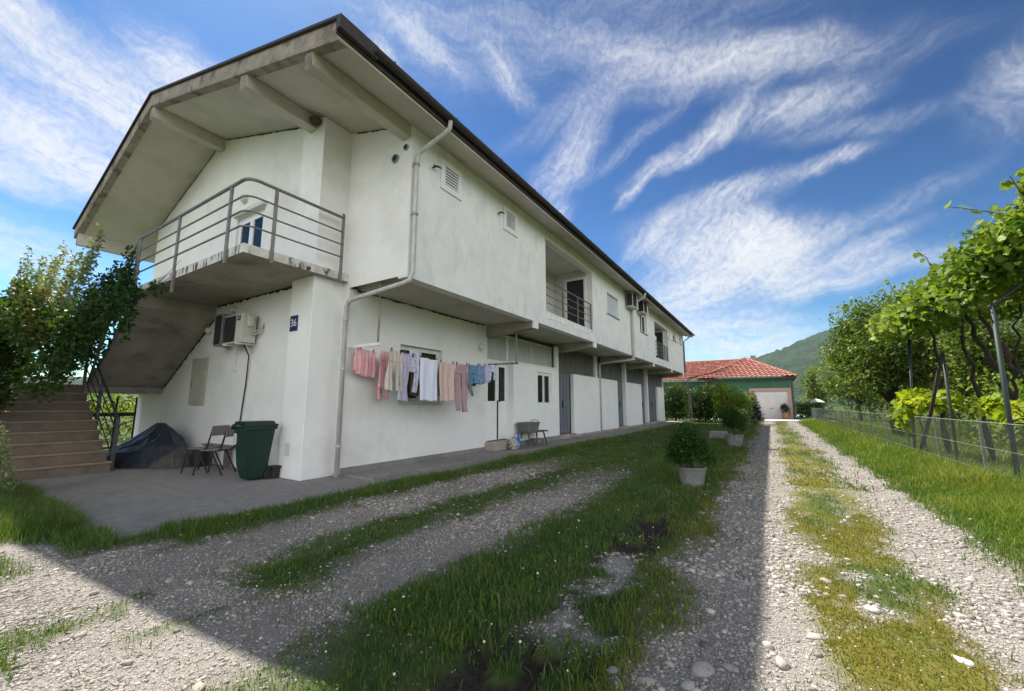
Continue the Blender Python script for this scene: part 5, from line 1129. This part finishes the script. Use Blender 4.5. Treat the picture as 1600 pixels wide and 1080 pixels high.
vine('stout grape vine at the very right edge with a thick arm', (5.1, 10.6, -.2), [([(5.15, 10.6, -.2), (5.0, 10.7, 1.2), (5.2, 10.6, 2.3), (4.7, 10.2, 3.6)], .11), ([(4.4, 9.6, -.2), (4.5, 10.0, 1.5), (4.9, 10.6, 2.3)], .07)],
     [((3.9, 9.5, 4.15), (.55, .7, .5)), ((4.6, 10.3, 4.2), (.8, .9, .5)), ((3.95, 9.3, 4.75), (.45, .5, .45)), ((4.3, 8.6, 4.3), (.6, .7, .6)), ((5.6, 9.6, 4.1), (.9, 1, .4)), ((4.2, 9.3, 5.2), (.3, .4, .35))], 2800, 34,
     [[(4.0, 9.4, 4.9), (3.95, 9.3, 5.5), (4.0, 9.3, 5.8)], [(3.6, 9.3, 4.5), (3.4, 9.1, 4.9)]])
plant('young_vine', 'bright yellow green young vine spilling over the mesh fence', 'vine', (3.45, 15.4, -.15), None, [((3.35, 15.6, 1.45), (.35, .8, .32)), ((3.15, 15.9, 1.05), (.2, .4, .35)), ((3.7, 14.9, 1.5), (.4, .6, .25)), ((3.4, 16.6, 1.3), (.3, .5, .2))], 800, .14, 'lf_young', seed=35, kind='lobed', aspect=.9, shell=.2, up=.7,
      stems=[([(3.45, 15.4, -.15), (3.42, 15.45, .7), (3.35, 15.6, 1.5)], [.022, .018, .01])])
plant('young_vine', 'bright young vine sprouting low between the vine trunks', 'vine', (4.15, 12.0, -.15), None, [((4.1, 12.1, 1.25), (.3, .5, .25)), ((3.9, 12.6, 1.4), (.25, .3, .2)), ((4.3, 11.6, 1.1), (.3, .4, .2))], 380, .14, 'lf_young', seed=36, kind='lobed', aspect=.9, shell=.2, up=.7,
      stems=[([(4.15, 12, -.15), (4.12, 12.05, .6), (4.1, 12.1, 1.2)], [.02, .015, .008])])
# trees behind the vines
TG = 'trees and bushes behind the vines'
plant('walnut_tree', 'large rounded green tree behind the far part of the mesh fence', 'tree', (5.1, 26.8, -.2), (5.1, 26.8, 2.2), clump_crown((5.0, 26.6, 4.0), (2.45, 2.6, 3.3), 56, 41, .34, .8, -.95), 24000, .17, 'lf_walnut', TG, r0=.2, nl=14, seed=41, aspect=.5, shell=.45)
for (nm, lab, c, r, n, sd, lm, sz) in (('leafy_tree', 'green tree rising behind the left side of the large rounded tree', (8.2, 33, 3.2), (2.6, 2.6, 3.4), 6000, 42, 'lf_far', .22),
        ('leafy_tree', 'tall leafy tree standing directly behind the farthest grape vine', (7.6, 24.0, 3.2), (2.3, 2.2, 3.1), 12000, 51, 'lf_walnut', .17), ('leafy_tree', 'light green tree beside the garage corner below the hill', (4.2, 57, 3.0), (1.7, 1.7, 3.0), 3000, 43, 'lf_far', .25), ('leafy_tree', 'dense green tree between the parasol and the large rounded tree', (6.4, 46, 3.2), (2.6, 2.4, 3.6), 5500, 44, 'lf_far', .24),
        ('bush', 'pale green bush in the vineyard right behind the young vine', (7.0, 20, 1.2), (1.7, 2.2, 1.5), 4200, 45, 'lf_lime', .16), ('bush', 'wide green bush in the vineyard behind the leaning grape vine', (9.5, 22, 1.5), (2.2, 2.6, 1.9), 5200, 46, 'lf_walnut', .17), ('bush', 'green bush in the vineyard at the right edge behind the stout vine', (10.5, 17.5, 1.3), (2.0, 2.4, 1.6), 4600, 47, 'lf_lime', .16),
        ('bush', 'light green bush far right beyond the vines', (14.5, 21, 1.8), (2.6, 2.6, 2.4), 4800, 48, 'lf_walnut', .19), ('bush', 'tall green bush behind the large rounded tree towards the right', (10.5, 29, 2.4), (2.8, 2.6, 2.9), 5200, 49, 'lf_far', .2)):
    plant(nm, lab, 'tree' if 'tree' in nm else 'bush', (c[0], c[1], -.2), (c[0], c[1], c[2] * .6), clump_crown(c, r, 26, sd, .4, .85, -.95), n, sz, lm, TG, r0=.1, nl=8, seed=sd)
plant('clipped_hedge', 'dark clipped hedge beside the garage corner', 'hedge', (3.0, 50, 0), (3.0, 50, .6), [((2.2 + .35 * k, 49.5 + .6 * (k % 2), .8), (.5, .7, .85)) for k in range(6)], 4200, .12, 'lf_box', seed=50, r0=.05, nl=4)
# mesh fence
fn = thing('mesh_fence', 'long green wire mesh fence on thin grey posts along the drive', 'fence', (3.1, 7, -.1))
FP = [(3.32, 7.2)] + [(3.32 - .018 * k, 8.9 + 2.45 * k) for k in range(16)]
def fz(x, y): return float(height(np.array([x]), np.array([y]))[0])
for (x, y) in FP:
    b = MB(); b.box(x - .02, x + .02, y - .02, y + .02, fz(x, y) - .05, 1.13); b.build('post', 'postgrey', fn)
msh = MB(); wr = MB()
for i in range(len(FP) - 1):
    (xa, ya), (xb, yb) = FP[i], FP[i + 1]; L_ = math.hypot(xb - xa, yb - ya); zb = min(fz(xa, ya), fz(xb, yb)) - .02; hh = 1.08 - zb
    st = .075 if ya < 16 else .13; r_ = .0024 if ya < 16 else .0028
    nn = int((L_ + hh) / st)
    for k in range(-int(hh / st), int(L_ / st) + 1):
        for s_ in (1, -1):
            u0 = k * st; a0, z0 = u0, zb; a1, z1 = u0 + hh, zb + hh
            if a0 < 0: z0 += -a0; a0 = 0
            if a1 > L_: z1 -= a1 - L_; a1 = L_
            if a1 - a0 < .02: continue
            f0, f1 = (a0 / L_, a1 / L_) if s_ == 1 else (1 - a0 / L_, 1 - a1 / L_)
            msh.tube([(xa + (xb - xa) * f0 - .04, ya + (yb - ya) * f0, z0), (xa + (xb - xa) * f1 - .04, ya + (yb - ya) * f1, z1)], r_, 3, caps=False)
    for zz in (1.08, .62, .2): wr.tube([(xa - .04, ya, zz), (xb - .04, yb, zz)], .004 if zz < 1 else .007, 4, caps=False)
msh.build('mesh', 'wire', fn); wr.build('tension_wire', 'postgrey', fn)

# ================================================================== GARAGE HOUSE
gh = thing('garage_house', 'low house with red tiled hip roof, green wall and white garage door', 'house', (-1, 47, 0))
GY0 = 46.8; EZ = 3.98
w = MB(); w.box(-5.0, -1.44, GY0, GY0 + .3, 0, 3.9); w.box(1.42, 1.66, GY0, GY0 + .3, 0, 3.9); w.box(-1.44, 1.42, GY0, GY0 + .3, 2.66, 3.9); w.box(-5.0, -4.7, GY0 + .3, 56, 0, 3.9); w.box(1.36, 1.66, GY0 + .3, 56, 0, 3.9); w.box(-18, -5, 49.5, 49.8, 0, 3.9)
w.build('wall', 'greenwall', gh)
w = MB(); w.box(-1.75, -1.44, GY0 - .05, GY0 + .1, 0.03, 2.95); w.box(1.42, 1.70, GY0 - .05, GY0 + .1, 0.03, 2.95); w.box(-1.44, 1.42, GY0 - .05, GY0 + .1, 2.66, 2.95); w.build('door_surround', 'salmon', gh)
w = MB(); w.box(-1.44, 1.42, GY0 + .12, GY0 + .16, .03, 2.66)
for k in range(5): w.box(-1.43, 1.41, GY0 + .105, GY0 + .12, .05 + k * .525, .05 + k * .525 + .49)
gd = w.build('garage_door', 'garagedoor', gh)
w = MB(); w.box(-.1, .1, GY0 + .08, GY0 + .105, 1.0, 1.06); w.build('handle', 'rubber', gd)
w = MB(); w.box(1.70, 1.86, GY0 - .12, GY0 + .04, .03, 3.85); w.build('corner_downpipe', 'darkgreen', gh)
# tiled roof: hip end towards the viewer and main ridge to the left, tiles as real ridged courses
apx, apy, apz = -2.05, 51.2, 6.33
def roofplane(a, b, c, d, nu, nv, name, parent):
    """quad or triangle a-b (eave) c-d (ridge end points): wavy tile courses"""
    A, B, Cc, D = map(lambda t: np.array(t, float), (a, b, c, d)); n_ = np.cross(B - A, D - A); n_ /= np.linalg.norm(n_); n_ = n_ * (1 if n_[2] > 0 else -1)
    V = []; F = []; W_ = int(nu)
    for j in range(nv):
        for e in (0, 1):
            t = (j + e * 1.0) / nv; lift = .10 if e == 0 else .012
            for i in range(W_ + 1):
                s = i / W_; p_ = (A * (1 - s) + B * s) * (1 - t) + (D * (1 - s) + Cc * s) * t
                u_ = np.linalg.norm((A * (1 - s) + B * s) * (1 - t) + (D * (1 - s) + Cc * s) * t - (A * (1 - t) + D * t)); V.append(tuple(p_ + n_ * (lift + .085 * abs(math.sin(u_ * math.pi / .42)))))
        b0 = j * 2 * (W_ + 1)
        for i in range(W_): F.append((b0 + i, b0 + i + 1, b0 + W_ + 2 + i, b0 + W_ + 1 + i))
    for j in range(nv - 1):
        b0 = j * 2 * (W_ + 1) + W_ + 1
        for i in range(W_): F.append((b0 + i, b0 + i + 1, b0 + W_ + 2 + i, b0 + W_ + 1 + i))
    q = MB(); q.add(V, F); return q.build(name, 'rooftile', parent)
M['rooftile'] = mat('rooftile', (.35, .13, .098), (.24, .08, .06), .8, 2.5, c3=(.47, .27, .215), s3=3.0, lo3=.52, hi3=.66)
M['roofcap'] = mat('roofcap', (.40, .17, .12), (.36, .12, .085), .8, 5)
EL, ER, EF = -6.3, 2.2, GY0 - .5
rp = roofplane((EL, EF, EZ), (ER, EF, EZ), (apx, apy, apz), (apx, apy, apz), 170, 13, 'hip_roof', gh)
roofplane((ER, EF, EZ), (ER, 56, EZ), (apx, 56, apz), (apx, apy, apz), 90, 13, 'hip_roof', gh)
roofplane((EL, 56, EZ), (EL, EF, EZ), (apx, apy, apz), (apx, 56, apz), 90, 13, 'hip_roof', gh)
roofplane((-20, 48.9, EZ), (EL + .3, 48.9, EZ), (apx, 52.9, apz), (-20, 52.9, apz), 280, 13, 'main_roof', gh)
for nm, a, b in (('ridge_cap', (ER, EF, EZ + .06), (apx, apy, apz + .07)), ('ridge_cap', (EL, EF, EZ + .06), (apx, apy, apz + .07)), ('ridge_cap', (-20, 52.9, apz + .07), (apx, 52.9, apz + .07)), ('ridge_cap', (apx, apy, apz + .07), (apx, 56, apz + .07))):
    q = MB(); a, b = Vector(a), Vector(b); nn = int((b - a).length / .38)
    for k in range(nn): q.tube([a.lerp(b, k / nn), a.lerp(b, (k + 1.08) / nn)], [.13, .105], 8)
    q.build(nm, 'roofcap', gh)
q = MB(); q.box(EL, ER, EF - .02, EF + .04, EZ - .16, EZ - .01); q.box(ER - .04, ER + .02, EF + .04, 56, EZ - .16, EZ - .01); q.box(EL, ER - .04, EF + .04, GY0, EZ - .10, EZ - .06); q.build('eave_board', 'membrane', gh)
q = MB(); q.box(-1.55, -1.15, 53.2, 53.6, 5.6, 6.75); q.box(-1.62, -1.08, 53.13, 53.67, 6.75, 6.83); q.build('chimney', 'concrete', gh)
pt = thing('potted_conifer', 'dark potted conifer in a terracotta tub at the right of the garage door', 'potted plant', (1.05, 46.2, .035))
b = MB(); b.lathe([(.24, 0), (.32, .5), (.34, .5), (.34, .56), (.30, .56)], (1.05, 46.2, .037), 16); b.build('tub', 'terracotta', pt)
P, d = blob_points([((1.05, 46.2, .95), (.42, .42, .45)), ((1.0, 46.2, 1.2), (.3, .3, .3))], 900, .2); leaves('crown', P, .10, 'lf_conifer', pt)
ps = thing('garden_parasol', 'small white garden parasol beyond the end of the mesh fence', 'parasol', (3.75, 50.5, 0))
b = MB(); b.lathe([(.75, 1.60), (.42, 1.84), (.03, 1.96), (.01, 1.92), (.4, 1.78), (.73, 1.56)], (3.75, 50.5, 0), 8); b.build('canopy', 'parasol', ps)
b = MB(); b.tube([(3.75, 50.5, 0), (3.75, 50.5, 1.92)], .03, 6); b.build('pole', 'zinc', ps)
b = MB(); b.prism([(3.02, .037), (3.52, .037), (3.58, .98), (2.96, .98)], 1, 46.6, 47.2); fb = b
fbin = thing('garbage_bin', 'green garbage bin beside the hedge at the end of the drive', 'bin', (3.27, 46.9, .03)); b.build('body', 'darkgreen', fbin, bevel=.02)
b = MB(); b.box(2.93, 3.61, 46.52, 47.26, .985, 1.06); b.build('lid', 'bingreen', fbin, bevel=.02)

# ================================================================== HILLS
def hills():
    az = np.radians(np.concatenate([np.arange(-100, -50, .5), np.arange(-50, -10, 2), np.arange(-10, 75, .25)])); rr = np.concatenate([np.linspace(330, 1300, 110), [1500, 1900]])
    deg = np.degrees(az)
    el = np.interp(deg, [-100, -85, -78, -60, -40, -15, -8, -4, -1, 2, 5.5, 8, 14, 22, 34, 75], [2.2, 2.4, 2.6, 3, 3.5, 3.5, 4.0, 5.0, 5.7, 6.6, 8.1, 8.8, 9.6, 10, 9, 7])
    A, R_ = np.meshgrid(az, rr); E_ = np.tan(np.radians(np.tile(el, (len(rr), 1))))
    t = np.clip((R_ - 330) / (1200 - 330), 0, 1); prof = t ** 1.15
    X = R_ * np.sin(A); Y = R_ * np.cos(A)
    Z = 1.4 + (1200 * E_) * prof * np.where(R_ > 1300, np.clip(1 - (R_ - 1300) / 900, 0, 1), 1)
    Z = Z + (fbm(X * .006, Y * .006, 401, 3) - .5) * 55 * t * (1 - t) * 2 + (fbm(X * .05, Y * .05, 405, 3) - .5) * 14 * np.clip(t * 6, 0, 1) + (fbm(X * .13, Y * .13, 409, 2) - .5) * 9 * np.clip(t * 6, 0, 1) - 2
    i_ = np.arange(X.size).reshape(X.shape); F = np.stack([i_[:-1, :-1], i_[:-1, 1:], i_[1:, 1:], i_[1:, :-1]], -1).reshape(-1, 4)
    return np.stack([X, Y, Z], -1).reshape(-1, 3), F
M['forest'] = mat('forest', (.020, .046, .024), (.010, .026, .015), 1.0, .045, detail=8, bump=1.0, bscale=.12, c3=(.036, .062, .03), s3=.02, lo3=.5, hi3=.7)
M['forest'].node_tree.nodes['Bump'].inputs['Distance'].default_value = 6
V, F = hills(); hl = np_mesh('hills', V, F, 'forest', None, smooth=True); tag(hl, kind='structure')

hz = MB(); hz.box(-1960, 1960, -1960, 1960, -70, 290); ho = hz.build('haze', 'stone'); tag(ho, kind='stuff')
hm = bpy.data.materials.new('haze_air'); hm.use_nodes = True; hn = hm.node_tree.nodes; hn.remove(hn['Principled BSDF'])
pv = hn.new('ShaderNodeVolumePrincipled'); pv.inputs['Density'].default_value = .00005; pv.inputs['Color'].default_value = (.82, .90, 1, 1); pv.inputs['Anisotropy'].default_value = .2
hm.node_tree.links.new(pv.outputs[0], hn['Material Output'].inputs['Volume']); ho.data.materials.clear(); ho.data.materials.append(hm)

# ================================================================== SKY, SUN, CAMERA
SUN = Vector((-.664, .215, 1.0)).normalized()
EXPO, SKYS, SUNS = 1.1, .13, 4.8
wd = bpy.data.worlds.new('World'); bpy.context.scene.world = wd; wd.use_nodes = True
N = wd.node_tree.nodes; L = wd.node_tree.links; bg = N['Background']
sky = N.new('ShaderNodeTexSky'); sky.sky_type = 'NISHITA'; sky.sun_disc = False
sky.sun_elevation = math.asin(SUN.z); sky.sun_rotation = math.atan2(SUN.x, SUN.y)
sky.air_density = 1.0; sky.dust_density = .25; sky.ozone_density = 3.5
gm = N.new('ShaderNodeGamma'); gm.inputs['Gamma'].default_value = 1.85; L.new(sky.outputs['Color'], gm.inputs['Color'])
gk = N.new('ShaderNodeMix'); gk.data_type = 'RGBA'; gk.blend_type = 'MULTIPLY'; gk.inputs['Factor'].default_value = 1; L.new(gm.outputs['Color'], gk.inputs['A']); gk.inputs['B'].default_value = (.112, .132, .112, 1); sky.altitude = 100
def math_(op, a, b=None, c=None):
    n = N.new('ShaderNodeMath'); n.operation = op
    for i, v in enumerate((a, b, c)):
        if v is None: continue
        if isinstance(v, (int, float)): n.inputs[i].default_value = v
        else: L.new(v, n.inputs[i])
    return n.outputs[0]
tc = N.new('ShaderNodeTexCoord'); sx = N.new('ShaderNodeSeparateXYZ'); L.new(tc.outputs['Generated'], sx.inputs[0])
azn = math_('MULTIPLY', math_('ARCTAN2', sx.outputs[0], sx.outputs[1]), 57.2958); eln = math_('MULTIPLY', math_('ARCSINE', math_('MINIMUM', math_('MAXIMUM', sx.outputs[2], -1), 1)), 57.2958)
cb_ = N.new('ShaderNodeCombineXYZ'); L.new(azn, cb_.inputs[0]); L.new(eln, cb_.inputs[1])
# wind-torn warp of the cloud field
wn = N.new('ShaderNodeTexNoise'); wn.inputs['Scale'].default_value = .10; wn.inputs['Detail'].default_value = 5; wn.inputs['Roughness'].default_value = .58; L.new(cb_.outputs[0], wn.inputs['Vector'])
vs_ = N.new('ShaderNodeVectorMath'); vs_.operation = 'SUBTRACT'; L.new(wn.outputs['Color'], vs_.inputs[0]); vs_.inputs[1].default_value = (.5, .5, .5)
vm = N.new('ShaderNodeVectorMath'); vm.operation = 'MULTIPLY_ADD'; L.new(vs_.outputs[0], vm.inputs[0]); vm.inputs[1].default_value = (6.5, 5, 0); L.new(cb_.outputs[0], vm.inputs[2])
FINE = N.new('ShaderNodeTexNoise'); FINE.inputs['Scale'].default_value = 1.3; FINE.inputs['Detail'].default_value = 7; FINE.inputs['Roughness'].default_value = .62; L.new(vm.outputs[0], FINE.inputs['Vector'])
CLOUDS = [  # az, el of centre, half length, half width, tilt (deg), strength, streak tilt offset
    (-79.5, 29.0, 12.0, 4.2, -17, 1.35, 0), (-73.0, 32.5, 7.5, 4.4, -20, 1.1, 10), (-81.0, 22.8, 9.5, 3.4, -12, 1.3, 0), (-84.5, 19.5, 5.5, 1.6, -8, .8, 0), (-76, 20, 4, 2.0, -20, .7, 0), (-88, 33, 5, 2.0, -15, .7, 0),
    (-23.0, 32.8, 8.0, 3.0, 38, .85, 10), (-26, 25.5, 4, 2.4, 50, .7, 0), (-6.5, 31.8, 9.5, 1.7, 20, .95, 12), (5.5, 32.2, 8.0, 1.8, -4, .8, 20), (-14.5, 27.5, 3.5, 1.0, 35, .7, 0), (-1.0, 37.5, 14, 2.6, -6, .42, 0), (-14.0, 42, 16, 2.6, -14, .40, 0),
    (-3.0, 25.2, 8.5, 2.2, 6, .75, 40), (8.5, 26.3, 4.5, 1.2, 4, .75, 30), (-5.0, 20.6, 12.0, 4.2, -6, 1.05, 55), (-3.0, 16.8, 13.0, 4.2, 4, 1.0, 30), (1.0, 18.0, 6.5, 3.6, -60, .75, 0), (-9.0, 13.0, 10.0, 3.4, 8, .9, 0), (6.0, 13.5, 9.0, 2.2, 14, .8, 0), (-6, 8.5, 14, 3.2, 0, 1.0, 0), (3, 5.5, 14, 2.5, 0, .7, 0),
    (-46.0, 44.0, 7.0, 1.7, -20, .55, 0), (-33, 41.5, 5.5, 2.2, -38, .55, 0), (-51, 42.0, 2.5, 1.2, -30, .6, 0), (23.0, 27.0, 4.0, 5.5, -60, .6, 0), (14, 14, 7, 1.5, 10, .45, 0), (16.5, 11, 6, 1.6, 5, .8, 0), (24, 12, 6, 2, 0, .6, 0),
    (-86, 13.5, 9, 4, 0, .8, 0), (-95, 25, 14, 7, -10, .8, 0), (-10, 46, 34, 9, 0, .26, 0), (-48, 46, 16, 7, 0, .24, 0), (4, 37, 15, 2.4, -16, .40, 20), (-22, 38, 12, 2.6, 22, .34, 15), (10, 29, 9, 1.5, -10, .34, 35), (-14, 33.5, 9, 1.2, 24, .36, 10), (12, 20, 9, 1.6, 14, .30, 20), (-12, 22.5, 8, 1.6, 40, .40, 10), (9, 16.5, 8, 1.2, 16, .5, 0)]
FILL_BANKS = [(82, 20, 34, 21, 0), (140, 22, 40, 24, 0), (195, 22, 36, 24, 0), (-165, 22, 36, 24, 0)]   # unseen bright cloud banks behind the viewer, added to light the shaded walls
tot = None
for (a0, e0, hl_, hw_, tl, st_, so_) in CLOUDS:
    k = math.cos(rad(e0))
    mp = N.new('ShaderNodeMapping'); mp.vector_type = 'TEXTURE'; mp.inputs['Location'].default_value = (a0, e0, 0); mp.inputs['Rotation'].default_value = (0, 0, rad(tl)); mp.inputs['Scale'].default_value = (hl_ / (k * math.cos(rad(tl)) ** 2 + math.sin(rad(tl)) ** 2), hw_, 1); L.new(vm.outputs[0], mp.inputs['Vector'])
    ln_ = N.new('ShaderNodeVectorMath'); ln_.operation = 'LENGTH'; L.new(mp.outputs[0], ln_.inputs[0])
    mr = N.new('ShaderNodeMapRange'); mr.interpolation_type = 'SMOOTHSTEP'; mr.inputs['From Min'].default_value = 1.25; mr.inputs['From Max'].default_value = .05; mr.inputs['To Min'].default_value = 0; mr.inputs['To Max'].default_value = st_; L.new(ln_.outputs['Value'], mr.inputs['Value'])
    # fibres drawn out along each bank
    fm_ = N.new('ShaderNodeMapping'); fm_.inputs['Rotation'].default_value = (0, 0, -rad(tl + so_)); L.new(vm.outputs[0], fm_.inputs['Vector'])
    f2 = N.new('ShaderNodeMapping'); f2.inputs['Scale'].default_value = (.13, 1.0, 1); L.new(fm_.outputs[0], f2.inputs['Vector'])
    fn_ = N.new('ShaderNodeTexNoise'); fn_.inputs['Scale'].default_value = 1.0; fn_.inputs['Detail'].default_value = 8; fn_.inputs['Roughness'].default_value = .66; fn_.inputs['Distortion'].default_value = .35; L.new(f2.outputs[0], fn_.inputs['Vector'])
    fr = N.new('ShaderNodeMapRange'); fr.inputs['From Min'].default_value = .30; fr.inputs['From Max'].default_value = .66; fr.inputs['To Min'].default_value = .34; fr.inputs['To Max'].default_value = 1.05; L.new(fn_.outputs['Fac'], fr.inputs['Value'])
    d_ = math_('MULTIPLY', mr.outputs['Result'], fr.outputs['Result'])
    tot = d_ if tot is None else math_('ADD', tot, d_)
fr = N.new('ShaderNodeMapRange'); fr.inputs['From Min'].default_value = .28; fr.inputs['From Max'].default_value = .72; fr.inputs['To Min'].default_value = .55; fr.inputs['To Max'].default_value = 1.25; L.new(FINE.outputs['Fac'], fr.inputs['Value'])
tot = math_('MULTIPLY', tot, fr.outputs['Result'])
tot = math_('SUBTRACT', 1.0, math_('POWER', 2.71828, math_('MULTIPLY', math_('POWER', math_('MAXIMUM', tot, 0.0), 1.35), -1.55)))
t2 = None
for (a0, e0, hl_, hw_, tl) in FILL_BANKS:
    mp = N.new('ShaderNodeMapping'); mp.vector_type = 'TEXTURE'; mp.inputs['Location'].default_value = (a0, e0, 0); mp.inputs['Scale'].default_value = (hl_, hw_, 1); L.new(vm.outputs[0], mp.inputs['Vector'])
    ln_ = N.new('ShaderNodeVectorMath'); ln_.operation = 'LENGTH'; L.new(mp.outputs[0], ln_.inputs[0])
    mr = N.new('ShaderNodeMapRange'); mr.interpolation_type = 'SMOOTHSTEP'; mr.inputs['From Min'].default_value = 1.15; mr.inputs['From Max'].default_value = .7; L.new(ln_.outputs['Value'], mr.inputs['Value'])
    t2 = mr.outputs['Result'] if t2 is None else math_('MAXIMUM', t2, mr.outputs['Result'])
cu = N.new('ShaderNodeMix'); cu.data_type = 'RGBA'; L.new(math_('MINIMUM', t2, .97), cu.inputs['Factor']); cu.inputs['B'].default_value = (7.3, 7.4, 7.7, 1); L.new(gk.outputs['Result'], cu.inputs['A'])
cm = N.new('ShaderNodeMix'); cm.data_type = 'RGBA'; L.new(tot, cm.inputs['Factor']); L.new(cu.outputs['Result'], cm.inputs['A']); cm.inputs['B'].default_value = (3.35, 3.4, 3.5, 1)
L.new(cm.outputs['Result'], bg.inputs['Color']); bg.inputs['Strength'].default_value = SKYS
sl = bpy.data.lights.new('sun', 'SUN'); sl.energy = SUNS; sl.angle = rad(.53); sl.color = (1, .955, .88)
so = bpy.data.objects.new('sun', sl); C.objects.link(so); so.rotation_euler = SUN.to_track_quat('Z', 'Y').to_euler(); so.location = (-20, 8, 30)
cam = bpy.data.cameras.new('camera'); cam.sensor_width = 36; cam.lens = 36 * 640 / 1600; cam.clip_end = 6000; cam.clip_start = .05
co = bpy.data.objects.new('camera', cam); C.objects.link(co); co.location = (0, 0, 1.4)
pit, yaw = math.atan(92 / 640), math.atan(405 / math.hypot(640, 92))
co.rotation_euler = (math.pi / 2 + pit, 0, yaw)
sc = bpy.context.scene; sc.camera = co
sc.view_settings.view_transform = 'Standard'; sc.view_settings.look = 'None'; sc.view_settings.exposure = EXPO; sc.view_settings.gamma = 1
sc.cycles.max_bounces = 6; sc.cycles.transparent_max_bounces = 12; sc.cycles.diffuse_bounces = 4
sc.render.use_persistent_data = False
